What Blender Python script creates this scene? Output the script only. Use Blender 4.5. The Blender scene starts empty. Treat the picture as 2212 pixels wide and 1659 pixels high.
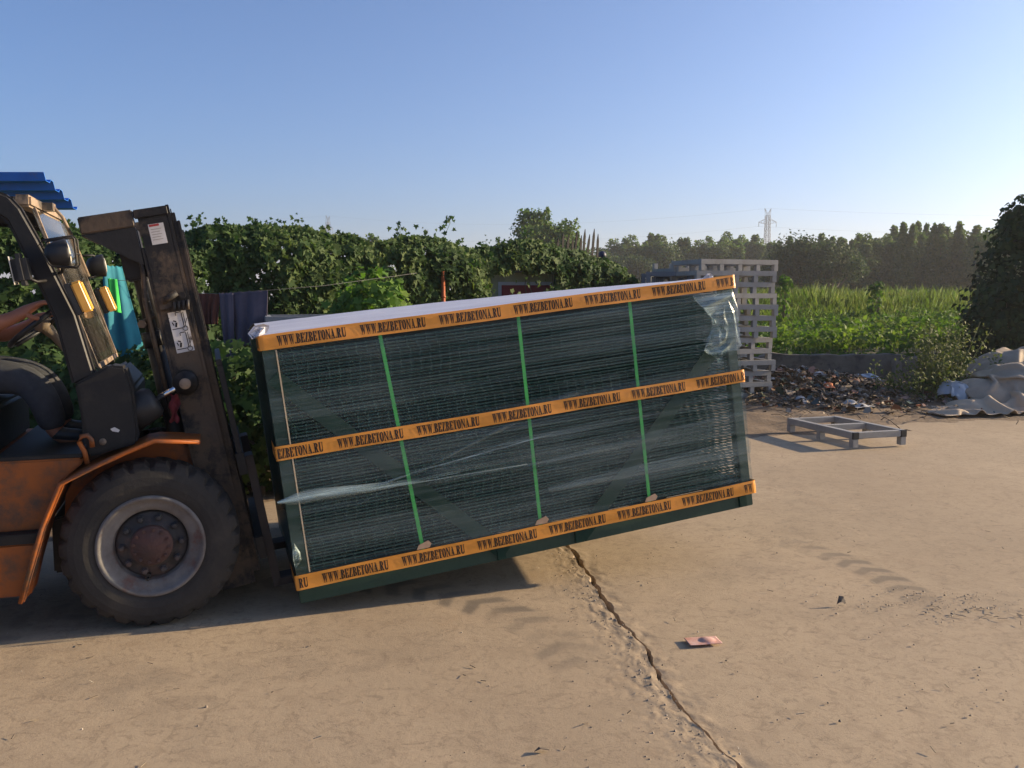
import bpy, bmesh, math, random
import numpy as np
from mathutils import Vector, Matrix

R = math.radians
random.seed(7)
rng = np.random.default_rng(7)
scene = bpy.context.scene
col = scene.collection

# ------------------------------------------------------------------ camera, sky, sun, exposure
PITCH, EYE, FPX = 0.1008, 1.53, 1912.4           # focal length in pixels of a 2212 px wide frame
cam_data = bpy.data.cameras.new('camera')
cam_data.sensor_width = 4.8
cam_data.lens = 4.15
cam_data.clip_start = 0.05
cam_data.clip_end = 6000
cam = bpy.data.objects.new('camera', cam_data)
col.objects.link(cam)
cam.location = (0, 0, EYE)
cam.rotation_euler = (math.pi / 2 - PITCH, 0, 0)
scene.camera = cam

SUN_AZ, SUN_EL = R(15.6), R(16.0)                # azimuth counted from +X towards +Y
S_DIR = Vector((math.cos(SUN_EL) * math.cos(SUN_AZ), math.cos(SUN_EL) * math.sin(SUN_AZ), math.sin(SUN_EL)))
world = bpy.data.worlds.new('World')
scene.world = world
world.use_nodes = True
wn = world.node_tree.nodes
wl = world.node_tree.links
for n in list(wn):
    wn.remove(n)
sky = wn.new('ShaderNodeTexSky')
sky.sky_type = 'NISHITA'
sky.sun_disc = False
sky.sun_elevation = SUN_EL
sky.sun_rotation = math.pi / 2 - SUN_AZ
sky.altitude = 50
sky.air_density = 0.75
sky.dust_density = 2.5
sky.ozone_density = 5.5
bg = wn.new('ShaderNodeBackground')
bg.inputs['Strength'].default_value = 0.100
wo = wn.new('ShaderNodeOutputWorld')
wl.new(sky.outputs[0], bg.inputs[0])
wl.new(bg.outputs[0], wo.inputs[0])

sun_data = bpy.data.lights.new('sun', 'SUN')
sun_data.energy = 5.0
sun_data.angle = R(0.6)
sun_data.color = (1.0, 0.78, 0.50)
sun = bpy.data.objects.new('sun', sun_data)
col.objects.link(sun)
sun.rotation_euler = S_DIR.to_track_quat('Z', 'Y').to_euler()
sun.location = (20, 5, 12)

scene.view_settings.view_transform = 'Standard'
scene.view_settings.look = 'None'
scene.view_settings.exposure = 1.12
scene.view_settings.gamma = 1.0
scene.cycles.max_bounces = 8
scene.cycles.transparent_max_bounces = 24


def at(u, v, Y):
    """point at world depth Y seen at (u, v) of the 2212 px wide photograph"""
    c, s = math.cos(PITCH), math.sin(PITCH)
    a, b = (u - 1106) / FPX, (v - 829.5) / FPX
    d = Vector((a, c - b * s, -s - b * c))
    return Vector((0, 0, EYE)) + d * (Y / d.y)


# ------------------------------------------------------------------ materials
def nodes_of(m):
    m.use_nodes = True
    t = m.node_tree
    return t, t.nodes, t.links


def mat(name, c1, c2=None, scale=6.0, rough=0.7, metal=0.0, bump=0.0, bscale=None, detail=6.0, spec=0.4,
        lo=0.35, hi=0.65, c3=None, scale3=2.0, lo3=0.5, hi3=0.62, stretch=None, coat=0.0):
    m = bpy.data.materials.new(name)
    t, N, L = nodes_of(m)
    b = N['Principled BSDF']
    b.inputs['Roughness'].default_value = rough
    b.inputs['Metallic'].default_value = metal
    b.inputs['Specular IOR Level'].default_value = spec
    b.inputs['Coat Weight'].default_value = coat
    tc = N.new('ShaderNodeTexCoord')
    vec = tc.outputs['Object']
    if stretch:
        mp = N.new('ShaderNodeMapping')
        mp.inputs['Scale'].default_value = stretch
        L.new(vec, mp.inputs['Vector'])
        vec = mp.outputs['Vector']
    out = None
    if c2 is None:
        c2 = tuple(x * 0.75 for x in c1)
    nz = N.new('ShaderNodeTexNoise')
    nz.inputs['Scale'].default_value = scale
    nz.inputs['Detail'].default_value = detail
    nz.inputs['Roughness'].default_value = 0.65
    L.new(vec, nz.inputs['Vector'])
    rp = N.new('ShaderNodeValToRGB')
    rp.color_ramp.elements[0].position = lo
    rp.color_ramp.elements[1].position = hi
    rp.color_ramp.elements[0].color = (*c1, 1)
    rp.color_ramp.elements[1].color = (*c2, 1)
    L.new(nz.outputs[0], rp.inputs[0])
    out = rp.outputs[0]
    if c3 is not None:
        n3 = N.new('ShaderNodeTexNoise')
        n3.inputs['Scale'].default_value = scale3
        n3.inputs['Detail'].default_value = 8
        n3.inputs['Roughness'].default_value = 0.7
        L.new(vec, n3.inputs['Vector'])
        r3 = N.new('ShaderNodeMapRange')
        r3.inputs['From Min'].default_value = lo3
        r3.inputs['From Max'].default_value = hi3
        L.new(n3.outputs[0], r3.inputs['Value'])
        mx = N.new('ShaderNodeMixRGB')
        L.new(r3.outputs[0], mx.inputs[0])
        L.new(out, mx.inputs[1])
        mx.inputs[2].default_value = (*c3, 1)
        out = mx.outputs[0]
    L.new(out, b.inputs['Base Color'])
    if bump:
        bz = N.new('ShaderNodeTexNoise')
        bz.inputs['Scale'].default_value = bscale or scale * 6
        bz.inputs['Detail'].default_value = 5
        L.new(vec, bz.inputs['Vector'])
        bp = N.new('ShaderNodeBump')
        bp.inputs['Strength'].default_value = bump
        bp.inputs['Distance'].default_value = 0.01
        L.new(bz.outputs[0], bp.inputs['Height'])
        L.new(bp.outputs[0], b.inputs['Normal'])
    return m


def leaf_mat(name, ca, cb, cc, transl=0.35, rough=0.68, nscale=0.7):
    """foliage: colour differs from leaf to leaf and from patch to patch; light passes through"""
    m = bpy.data.materials.new(name)
    t, N, L = nodes_of(m)
    b = N['Principled BSDF']
    o = N['Material Output']
    b.inputs['Roughness'].default_value = rough
    b.inputs['Specular IOR Level'].default_value = 0.18
    g = N.new('ShaderNodeNewGeometry')
    rp = N.new('ShaderNodeValToRGB')
    e = rp.color_ramp.elements
    e[0].position, e[1].position = 0.1, 0.9
    e[0].color, e[1].color = (*ca, 1), (*cc, 1)
    k = e.new(0.5)
    k.color = (*cb, 1)
    tc = N.new('ShaderNodeTexCoord')
    nz = N.new('ShaderNodeTexNoise')
    nz.inputs['Scale'].default_value = nscale
    nz.inputs['Detail'].default_value = 3
    L.new(tc.outputs['Object'], nz.inputs['Vector'])
    ma = N.new('ShaderNodeMath')
    ma.operation = 'MULTIPLY_ADD'
    ma.inputs[1].default_value = 1.6
    ma.inputs[2].default_value = -0.55
    L.new(nz.outputs[0], ma.inputs[0])
    ad = N.new('ShaderNodeMath')
    ad.operation = 'MULTIPLY_ADD'
    ad.inputs[1].default_value = 0.5
    L.new(g.outputs['Random Per Island'], ad.inputs[0])
    L.new(ma.outputs[0], ad.inputs[2])
    L.new(ad.outputs[0], rp.inputs[0])
    L.new(rp.outputs[0], b.inputs['Base Color'])
    tr = N.new('ShaderNodeBsdfTranslucent')
    hs = N.new('ShaderNodeHueSaturation')
    hs.inputs['Saturation'].default_value = 1.15
    hs.inputs['Value'].default_value = 1.5
    L.new(rp.outputs[0], hs.inputs['Color'])
    L.new(hs.outputs[0], tr.inputs[0])
    mx = N.new('ShaderNodeMixShader')
    mx.inputs[0].default_value = transl
    L.new(b.outputs[0], mx.inputs[1])
    L.new(tr.outputs[0], mx.inputs[2])
    L.new(mx.outputs[0], o.inputs['Surface'])
    return m


def random_mat(name, cols, rough=0.8, transl=0.0):
    """one colour per loose piece, picked from a list"""
    m = bpy.data.materials.new(name)
    t, N, L = nodes_of(m)
    b = N['Principled BSDF']
    b.inputs['Roughness'].default_value = rough
    g = N.new('ShaderNodeNewGeometry')
    rp = N.new('ShaderNodeValToRGB')
    rp.color_ramp.interpolation = 'CONSTANT'
    e = rp.color_ramp.elements
    e[0].color = (*cols[0], 1)
    e[1].position = 1.0 / len(cols)
    e[1].color = (*cols[1], 1)
    for i in range(2, len(cols)):
        k = e.new(i / len(cols))
        k.color = (*cols[i], 1)
    L.new(g.outputs['Random Per Island'], rp.inputs[0])
    L.new(rp.outputs[0], b.inputs['Base Color'])
    return m


# ------------------------------------------------------------------ mesh helpers
def tag(o, label=None, cat=None, group=None, kind=None):
    if label:
        o['label'] = label
    if cat:
        o['category'] = cat
    if group:
        o['group'] = group
    if kind:
        o['kind'] = kind
    return o


def empty(name, loc=(0, 0, 0), rz=0.0):
    o = bpy.data.objects.new(name, None)
    col.objects.link(o)
    o.location = loc
    o.rotation_euler = (0, 0, rz)
    o.empty_display_size = 0.2
    return o


def link(name, me, m=None, parent=None):
    o = bpy.data.objects.new(name, me)
    col.objects.link(o)
    if m is not None and not me.materials:
        me.materials.append(m)
    if parent is not None:
        o.parent = parent
    return o


def np_mesh(name, verts, faces_flat, loop_total, smooth=False):
    me = bpy.data.meshes.new(name)
    verts = np.ascontiguousarray(verts, dtype=np.float32).reshape(-1, 3)
    faces_flat = np.ascontiguousarray(faces_flat, dtype=np.int32).ravel()
    n = len(faces_flat) // loop_total
    me.vertices.add(len(verts))
    me.vertices.foreach_set('co', verts.ravel())
    me.loops.add(len(faces_flat))
    me.loops.foreach_set('vertex_index', faces_flat)
    me.polygons.add(n)
    me.polygons.foreach_set('loop_start', np.arange(n, dtype=np.int32) * loop_total)
    me.polygons.foreach_set('loop_total', np.full(n, loop_total, dtype=np.int32))
    if smooth:
        me.polygons.foreach_set('use_smooth', np.ones(n, dtype=bool))
    me.update(calc_edges=True)
    return me


def grid_mesh(name, P, smooth=True):
    """P: array (rows, cols, 3)"""
    r, c = P.shape[:2]
    i = np.arange(r * c).reshape(r, c)
    f = np.stack([i[:-1, :-1], i[:-1, 1:], i[1:, 1:], i[1:, :-1]], -1).reshape(-1, 4)
    return np_mesh(name, P.reshape(-1, 3), f, 4, smooth)


class MB:
    """collects shapes for ONE mesh"""
    def __init__(self):
        self.v, self.f, self.s = [], [], []

    def add(self, vs, fs, smooth=False):
        o = len(self.v)
        self.v += [tuple(x) for x in vs]
        self.f += [tuple(i + o for i in f) for f in fs]
        self.s += [smooth] * len(fs)
        return self

    def box(self, lo, hi, M=None):
        x0, y0, z0 = lo
        x1, y1, z1 = hi
        vs = [Vector(p) for p in ((x0, y0, z0), (x1, y0, z0), (x1, y1, z0), (x0, y1, z0),
                                  (x0, y0, z1), (x1, y0, z1), (x1, y1, z1), (x0, y1, z1))]
        if M is not None:
            vs = [M @ p for p in vs]
        return self.add(vs, [(3, 2, 1, 0), (4, 5, 6, 7), (0, 1, 5, 4), (1, 2, 6, 5), (2, 3, 7, 6), (3, 0, 4, 7)])

    def bar(self, p, q, w, h, up=(0, 0, 1)):
        """square bar from p to q; w across, h along up"""
        p, q, up = Vector(p), Vector(q), Vector(up)
        d = (q - p)
        ln = d.length
        d.normalize()
        s = d.cross(up)
        if s.length < 1e-5:
            s = d.cross(Vector((0, 1, 0)))
        s.normalize()
        u = s.cross(d)
        M = Matrix((( d.x, s.x, u.x, p.x), (d.y, s.y, u.y, p.y), (d.z, s.z, u.z, p.z), (0, 0, 0, 1)))
        return self.box((0, -w / 2, -h / 2), (ln, w / 2, h / 2), M)

    def tube(self, pts, r, seg=10, closed=False, caps=True):
        pts = [Vector(p) for p in pts]
        n = len(pts)
        rr = r if isinstance(r, (list, tuple)) else [r] * n
        ref = Vector((0.13, 0.29, 0.95))
        vs = []
        for i, p in enumerate(pts):
            a = pts[(i - 1) % n] if (closed or i > 0) else p
            b = pts[(i + 1) % n] if (closed or i < n - 1) else p
            d = (b - a).normalized()
            s = d.cross(ref).normalized()
            u = s.cross(d)
            for k in range(seg):
                t = 2 * math.pi * k / seg
                vs.append(p + (s * math.cos(t) + u * math.sin(t)) * rr[i])
        fs = []
        m = n if closed else n - 1
        for i in range(m):
            j = (i + 1) % n
            for k in range(seg):
                k2 = (k + 1) % seg
                fs.append((i * seg + k, i * seg + k2, j * seg + k2, j * seg + k))
        self.add(vs, fs, True)
        if caps and not closed:
            o = len(self.v) - len(vs)
            self.f += [tuple(o + k for k in reversed(range(seg))), tuple(o + (n - 1) * seg + k for k in range(seg))]
            self.s += [False, False]
        return self

    def lathe(self, prof, seg=48, M=None, rfun=None, smooth=True):
        """profile of (radius, y) turned round the y axis"""
        vs, fs = [], []
        n = len(prof)
        for k in range(seg):
            t = 2 * math.pi * k / seg
            for i, (r, y) in enumerate(prof):
                rr = r if rfun is None else rfun(r, i, k)
                p = Vector((rr * math.cos(t), y, rr * math.sin(t)))
                vs.append(M @ p if M is not None else p)
        for k in range(seg):
            k2 = (k + 1) % seg
            for i in range(n - 1):
                fs.append((k * n + i, k * n + i + 1, k2 * n + i + 1, k2 * n + i))
        return self.add(vs, fs, smooth)

    def prism(self, poly, y0, y1):
        """polygon in the x-z plane, extruded along y"""
        n = len(poly)
        vs = [(x, y0, z) for x, z in poly] + [(x, y1, z) for x, z in poly]
        fs = [tuple(range(n)), tuple(range(2 * n - 1, n - 1, -1))]
        for i in range(n):
            j = (i + 1) % n
            fs.append((j, i, n + i, n + j))
        return self.add(vs, fs)

    def strip(self, line, t, y0, y1):
        """bent sheet: polyline in x-z, thickness t, extruded along y"""
        up = []
        for i, (x, z) in enumerate(line):
            a = line[max(i - 1, 0)]
            b = line[min(i + 1, len(line) - 1)]
            d = Vector((b[0] - a[0], b[1] - a[1])).normalized()
            up.append((x + d.y * t, z - d.x * t))
        return self.prism(list(line) + up[::-1], y0, y1)

    def build(self, name, m=None, parent=None, bevel=0.0, seg=2, smooth_all=False):
        me = bpy.data.meshes.new(name)
        me.from_pydata(self.v, [], self.f)
        me.polygons.foreach_set('use_smooth', [bool(s or smooth_all) for s in self.s])
        bm = bmesh.new()
        bm.from_mesh(me)
        bmesh.ops.recalc_face_normals(bm, faces=bm.faces)
        if bevel:
            es = [e for e in bm.edges if len(e.link_faces) == 2 and e.calc_face_angle(0) > 0.5]
            bmesh.ops.bevel(bm, geom=es, offset=bevel, segments=seg, affect='EDGES', clamp_overlap=True)
        bm.to_mesh(me)
        bm.free()
        me.update()
        return link(name, me, m, parent)


def copy_tree(o, parent=None):
    c = o.copy()
    col.objects.link(c)
    c.parent = parent
    for ch in list(o.children):
        copy_tree(ch, c)
    return c


# smooth value noise, vectorised
def _hash(ix, iy, seed):
    h = (ix.astype(np.int64) * 374761393 + iy.astype(np.int64) * 668265263 + seed * 1442695041) & 0x7fffffff
    h = (h ^ (h >> 13)) * 1274126177 & 0x7fffffff
    return ((h ^ (h >> 16)) & 0xffff) / 65535.0


def vnoise(x, y, seed=0):
    x, y = np.asarray(x, float), np.asarray(y, float)
    ix, iy = np.floor(x), np.floor(y)
    fx, fy = x - ix, y - iy
    fx, fy = fx * fx * (3 - 2 * fx), fy * fy * (3 - 2 * fy)
    a, b = _hash(ix, iy, seed), _hash(ix + 1, iy, seed)
    c, d = _hash(ix, iy + 1, seed), _hash(ix + 1, iy + 1, seed)
    return (a * (1 - fx) + b * fx) * (1 - fy) + (c * (1 - fx) + d * fx) * fy


def fbm(x, y, seed=0, oct=4, gain=0.5):
    s, a, t = 0.0, 1.0, 0.0
    for i in range(oct):
        s = s + a * vnoise(x * 2 ** i + 17.3 * i, y * 2 ** i - 9.1 * i, seed + i)
        t += a
        a *= gain
    return s / t


# ------------------------------------------------------------------ foliage helpers
LOBED = np.array([(0, -.05), (.20, -.16), (.52, -.06), (.34, .16), (.56, .42), (.24, .46), (0, .95),
                  (-.24, .46), (-.56, .42), (-.34, .16), (-.52, -.06), (-.20, -.16)])
OVAL = np.array([(0, 0), (.24, .22), (.26, .55), (0, 1.0), (-.26, .55), (-.24, .22)])
ROUGHOVAL = np.array([(0, 0), (.30, .10), (.34, .5), (.12, .8), (0, 1.0), (-.12, .8), (-.34, .5), (-.30, .10)])
DIAMOND = np.array([(0, 0), (.3, .45), (0, 1.0), (-.3, .45)])


def leaves_mesh(name, P, Nrm, size, shape=LOBED, droop=0.5, fold=0.18, r=None):
    """one leaf polygon at each point P, facing roughly along Nrm, tip hanging"""
    r = r or rng
    P = np.asarray(P, float)
    n = len(P)
    Nrm = Nrm / np.maximum(np.linalg.norm(Nrm, axis=1, keepdims=True), 1e-6)
    tip = r.normal(size=(n, 3))
    tip[:, 2] -= droop * 1.8
    tip -= (tip * Nrm).sum(1, keepdims=True) * Nrm
    tip /= np.maximum(np.linalg.norm(tip, axis=1, keepdims=True), 1e-6)
    side = np.cross(tip, Nrm)
    k = len(shape)
    sz = np.broadcast_to(np.asarray(size, float), (n,))
    u = shape[:, 0][None, :, None] * sz[:, None, None]
    w = shape[:, 1][None, :, None] * sz[:, None, None]
    bend = (np.abs(shape[:, 0])[None, :, None] * fold * 2 - shape[:, 1][None, :, None] ** 2 * fold) * sz[:, None, None]
    V = P[:, None, :] + side[:, None, :] * u + tip[:, None, :] * w + Nrm[:, None, :] * bend
    F = np.arange(n * k)
    return np_mesh(name, V.reshape(-1, 3), F, k)


def blades_mesh(name, P, h, w, lean, r=None):
    """grass blades: a bent two-piece ribbon at each point"""
    r = r or rng
    n = len(P)
    a = r.uniform(0, 2 * math.pi, n)
    d = np.stack([np.cos(a), np.sin(a), np.zeros(n)], 1)
    s = np.stack([-np.sin(a), np.cos(a), np.zeros(n)], 1)
    up = np.array([0, 0, 1.0])
    h = np.broadcast_to(h, (n,))[:, None]
    w = np.broadcast_to(w, (n,))[:, None]
    ln = np.broadcast_to(lean, (n,))[:, None]
    m = P + up * h * .55 + d * ln * h * .25
    t = P + up * h + d * ln * h * .9
    V = np.stack([P - s * w / 2, P + s * w / 2, m + s * w * .4, t, m - s * w * .4], 1)
    return np_mesh(name, V.reshape(-1, 3), np.arange(n * 5), 5)

# ------------------------------------------------------------------ the ground
M_soil = mat('soil', (.085, .062, .042), (.15, .11, .075), scale=1.3, rough=.95, bump=.6, bscale=14)
M_field = mat('field_soil', (.05, .06, .022), (.09, .085, .035), scale=.6, rough=.95)


def yard_material():
    """dusty worn concrete with darker damp patches, tread prints left by tyres and fine grit"""
    m = bpy.data.materials.new('dusty_concrete')
    t, N, L = nodes_of(m)
    b = N['Principled BSDF']
    b.inputs['Roughness'].default_value = .92
    b.inputs['Specular IOR Level'].default_value = .25
    tc = N.new('ShaderNodeTexCoord')
    vec = tc.outputs['Object']

    def noise(sc, det=6, rgh=.6, dist=0.0, stretch=None):
        n = N.new('ShaderNodeTexNoise')
        n.inputs['Scale'].default_value = sc
        n.inputs['Detail'].default_value = det
        n.inputs['Roughness'].default_value = rgh
        n.inputs['Distortion'].default_value = dist
        v = vec
        if stretch:
            mp = N.new('ShaderNodeMapping')
            mp.inputs['Scale'].default_value = stretch
            mp.inputs['Rotation'].default_value = (0, 0, R(20))
            L.new(vec, mp.inputs['Vector'])
            v = mp.outputs['Vector']
        L.new(v, n.inputs['Vector'])
        return n.outputs[0]

    def rng_(x, a, bb, c=0.0, d=1.0):
        k = N.new('ShaderNodeMapRange')
        k.inputs['From Min'].default_value, k.inputs['From Max'].default_value = a, bb
        k.inputs['To Min'].default_value, k.inputs['To Max'].default_value = c, d
        k.interpolation_type = 'SMOOTHSTEP'
        L.new(x, k.inputs['Value'])
        return k.outputs[0]

    def mix(f, a, c):
        k = N.new('ShaderNodeMixRGB')
        for i, x in enumerate((f, a, c)):
            if isinstance(x, tuple):
                k.inputs[i].default_value = (*x, 1)
            elif isinstance(x, float):
                k.inputs[i].default_value = x
            else:
                L.new(x, k.inputs[i])
        return k.outputs[0]

    def math_(op, a, c=None, clamp=False):
        k = N.new('ShaderNodeMath')
        k.operation = op
        k.use_clamp = clamp
        for i, x in enumerate((a, c)):
            if x is None:
                continue
            if isinstance(x, (int, float)):
                k.inputs[i].default_value = x
            else:
                L.new(x, k.inputs[i])
        return k.outputs[0]

    base = mix(rng_(noise(.55, 6, .6, .6), .36, .66), (.385, .298, .200), (.340, .264, .180))
    base = mix(rng_(noise(2.6, 8, .68, 1.2), .47, .72, 0, .55), base, (.285, .218, .148))
    base = mix(rng_(noise(5.5, 8, .7, .8), .56, .74, 0, .6), base, (.255, .190, .126))
    base = mix(rng_(noise(3.4, 9, .74, 1.6), .535, .565, 0, .42), base, (.40, .305, .205))
    base = mix(rng_(noise(7.5, 10, .78, 2.2), .555, .58, 0, .40), base, (.17, .128, .09))
    base = mix(rng_(noise(13, 10, .75, 1.4), .53, .58, 0, .34), base, (.215, .160, .108))
    base = mix(rng_(noise(4.2, 10, .78, 1.0), .52, .58, 0, .22), base, (.25, .185, .125))
    base = mix(rng_(noise(.45, 3, .5, .3), .45, .65, 0, .30), base, (.26, .195, .130))
    base = mix(rng_(noise(1.7, 6, .6, .5), .60, .72, 0, .75), base, (.32, .235, .150))
    base = mix(rng_(noise(70, 3, .7), .60, .72, 0, .55), base, (.145, .112, .082))
    base = mix(rng_(noise(48, 2, .6), .28, .38, .45, 0.0), base, (.38, .30, .215))
    # tread prints: arcs of a circle, barred across
    sp = N.new('ShaderNodeSeparateXYZ')
    L.new(vec, sp.inputs[0])
    wob = noise(3.0, 3, .6)
    tracks = None
    for cx_, cy_, rad, wd, nb, amt, y0_ in ((-1.1, 3.2, 1.42, .17, 52, .85, 3.3), (.45, 4.35, 1.62, .13, 66, .70, 4.1), (-1.9, 7.6, 4.2, .14, 90, .16, 0),
                                            (1.6, 8.6, 4.4, .16, 90, .14, 0), (-3.2, 1.0, 2.9, .18, 60, .16, 0)):
        dx, dy = math_('SUBTRACT', sp.outputs[0], cx_), math_('SUBTRACT', sp.outputs[1], cy_)
        rr = math_('SQRT', math_('ADD', math_('MULTIPLY', dx, dx), math_('MULTIPLY', dy, dy)))
        off = math_('ABSOLUTE', math_('SUBTRACT', math_('ADD', rr, math_('MULTIPLY', wob, .05)), rad + .025))
        inside = rng_(off, wd * .65, wd, 1.0, 0.0)
        ang = math_('ARCTAN2', dy, dx)
        chev = math_('ADD', math_('MULTIPLY', ang, float(nb)), math_('MULTIPLY', off, 22.0))
        bars = rng_(math_('SINE', chev), -.7, .8, .20, 1.0)
        k = math_('MULTIPLY', math_('MULTIPLY', inside, bars), rng_(noise(1.1, 3, .6), .35, .6, 0, amt))
        k = math_('MULTIPLY', k, rng_(sp.outputs[1], y0_, y0_ + .5))
        tracks = k if tracks is None else math_('ADD', tracks, k, True)
    base = mix(tracks, base, (.135, .112, .088))
    L.new(base, b.inputs['Base Color'])
    h = math_('ADD', math_('MULTIPLY', noise(26, 8, .7), .8), math_('MULTIPLY', noise(120, 4, .7), .35))
    bp = N.new('ShaderNodeBump')
    bp.inputs['Strength'].default_value = .20
    bp.inputs['Distance'].default_value = .012
    L.new(h, bp.inputs['Height'])
    L.new(bp.outputs[0], b.inputs['Normal'])
    return m


M_yard = yard_material()
g = MB()
g.add([(-1600, -300, -.09), (1600, -300, -.09), (1600, 1900, -.09), (-1600, 1900, -.09)], [(0, 1, 2, 3)])
tag(g.build('ground', M_soil), kind='structure')

JY = np.array([-8, 0, 2.0, 2.73, 3.39, 4.04, 4.74, 5.23, 7, 9, 14])
JX = np.array([2.7, 1.28, .90, .73, .60, .52, .42, .35, .1, -.15, -.8])


def joint_x(y):
    y = np.asarray(y, float)
    return np.interp(y, JY, JX) + (fbm(y * 1.6, y * 0 + 3.1, 5, 2) - .5) * .07 + (fbm(y * 7, y * 0 + 9.7, 9, 4, .62) - .5) * .060


def slab_height(x, y):
    h = (fbm(x * .3, y * .3, 21, 2) - .5) * .010 + (fbm(x * 5, y * 5, 31, 3) - .5) * .0014
    d = joint_x(y) - x                                   # distance left of the joint
    rough = np.clip(1 - np.abs(d - .10) / (.20 + .1 * vnoise(y * 1.3, y * 0, 3)), 0, 1) * (d > 0)
    h = h + rough * (fbm(x * 40, y * 40, 41, 3, .7) - .5) * .006
    h = h + np.clip(1 - d / .16, 0, 1) * (d > 0) * (.003 + .016 * (fbm(x * 22, y * 22, 51, 3, .6) - .5))
    r2 = np.clip(1 + d / .10, 0, 1) * (d <= 0)
    h = h + r2 * (fbm(x * 14, y * 14, 61, 3) - .55) * .02
    return h


ys = np.concatenate([np.linspace(-7, 1.8, 20)[:-1], np.geomspace(1.8, 16.5, 520)])
gap = .008 + .016 * vnoise(ys * 2.3, ys * 0, 71) + .012 * vnoise(ys * 11, ys * 0, 73)
t = 1 - (1 - np.linspace(0, 1, 230)) ** 2.6
XL = -11 + (joint_x(ys) - gap * .6 - .035 * np.clip(fbm(ys * 5, ys * 0 + 40, 77, 3) - .45, 0, 1) + 11)[:, None] * t[None, :]
YY = np.broadcast_to(ys[:, None], XL.shape)
P = np.stack([XL, YY, slab_height(XL, YY)], -1)
wall = P[:, -1:, :].copy()
wall[:, :, 2] = -.085
wall[:, :, 0] += .012
P = np.concatenate([P, wall], 1)
left_slab = tag(link('concrete_slab', grid_mesh('concrete_slab', P), M_yard), kind='structure')
t = np.linspace(0, 1, 230) ** 2.4
XR = joint_x(ys)[:, None] + gap[:, None] * .6 + (16 - joint_x(ys))[:, None] * t[None, :]
YY = np.broadcast_to(ys[:, None], XR.shape)
P = np.stack([XR, YY, slab_height(XR, YY) - .006], -1)
wall = P[:, :1, :].copy()
wall[:, :, 2] = -.085
wall[:, :, 0] -= .008
P = np.concatenate([wall, P], 1)
tag(link('concrete_slab', grid_mesh('concrete_slab', P), M_yard), kind='structure')


def dirt_edge(x):
    return np.interp(x, [-9, -3, 0, 1.6, 2.6, 3.1, 4.35, 6.4, 9, 16], [5.2, 5.6, 7.6, 9.2, 9.35, 9.75, 10.5, 11.0, 11.3, 12])


def dirt_h(x, y):
    d = y - dirt_edge(x) + (fbm(x * 1.4, y * 1.4, 81, 4) - .5) * 1.1
    h = np.clip(d * .045, -.04, .045) + (fbm(x * 5, y * 5, 91, 4) - .5) * .045 * np.clip(d + .4, 0, 1)
    # the rubbish heap
    hx = (x - 4.35) / 1.5
    hy = (y - 13.0) / 1.1
    heap = np.exp(-(hx ** 2 + hy ** 2) * 1.2) * .33 * (.6 + .8 * fbm(x * 1.8, y * 1.8, 95, 3))
    return h + heap


X, Y = np.meshgrid(np.linspace(-10, 16, 330), np.concatenate([np.linspace(4.6, 14.5, 200), np.linspace(14.6, 20, 30)]))
P = np.stack([X, Y, dirt_h(X, Y)], -1)
M_dirt = mat('brown_dirt', (.13, .088, .054), (.205, .145, .092), scale=2.4, rough=.95, bump=.9, bscale=30,
             c3=(.07, .05, .036), scale3=5, lo3=.52, hi3=.66)
tag(link('dirt_strip', grid_mesh('dirt_strip', P), M_dirt), kind='structure')


def wall_y(x):
    return np.interp(x, [-40, 2, 4.2, 7.5, 40], [19, 17.4, 16.4, 15.0, 13])


def field_h(x, y):
    d = y - wall_y(x)
    return np.where(d < .12, -.2, .40 + np.clip(d, 0, 40) * .013 + (fbm(x * .3, y * .3, 101, 3) - .5) * .35 * np.clip(d / 3, 0, 1))


fx = np.concatenate([np.linspace(-300, -20, 20), np.linspace(-19, 40, 120), np.linspace(45, 300, 20)])
fy = np.concatenate([np.linspace(13.2, 40, 130), np.geomspace(41, 900, 40)])
X, Y = np.meshgrid(fx, fy)
tag(link('field', grid_mesh('field', np.stack([X, Y, field_h(X, Y)], -1)), M_field), kind='structure')

# the low retaining wall in front of the field
M_oldwall = mat('old_cement', (.16, .128, .095), (.22, .178, .132), scale=3, rough=.9, bump=.5, bscale=20, c3=(.10, .085, .07), scale3=4)
w = MB()
a, b_ = Vector((4.3, float(wall_y(4.3)), 0)), Vector((7.4, float(wall_y(7.4)), 0))
d = (b_ - a)
nseg = 14
vs = []
for i in range(nseg + 1):
    p = a + d * (i / nseg)
    top = .47 + .03 * random.uniform(-1, 1) - (.10 if i in (0, 1) else 0)
    for (dy, z) in ((-.1, -.05), (-.1 + .02 * random.random(), top), (.14, top + .01), (.14, -.05)):
        vs.append((p.x, p.y + dy, z))
fs = []
for i in range(nseg):
    for k in range(4):
        k2 = (k + 1) % 4
        fs.append((i * 4 + k, i * 4 + k2, (i + 1) * 4 + k2, (i + 1) * 4 + k))
fs += [(0, 1, 2, 3), (nseg * 4 + 3, nseg * 4 + 2, nseg * 4 + 1, nseg * 4)]
w.add(vs, fs)
rw = w.build('retaining_wall', M_oldwall, None, bevel=.015)
tag(rw, 'low shaded cement retaining wall below the weedy field', 'wall')
pt = MB()
pt.bar((6.62, 15.12, -.02), (6.60, 15.17, .42), .16, .10)
pt.build('buttress', M_oldwall, rw, bevel=.012)

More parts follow.
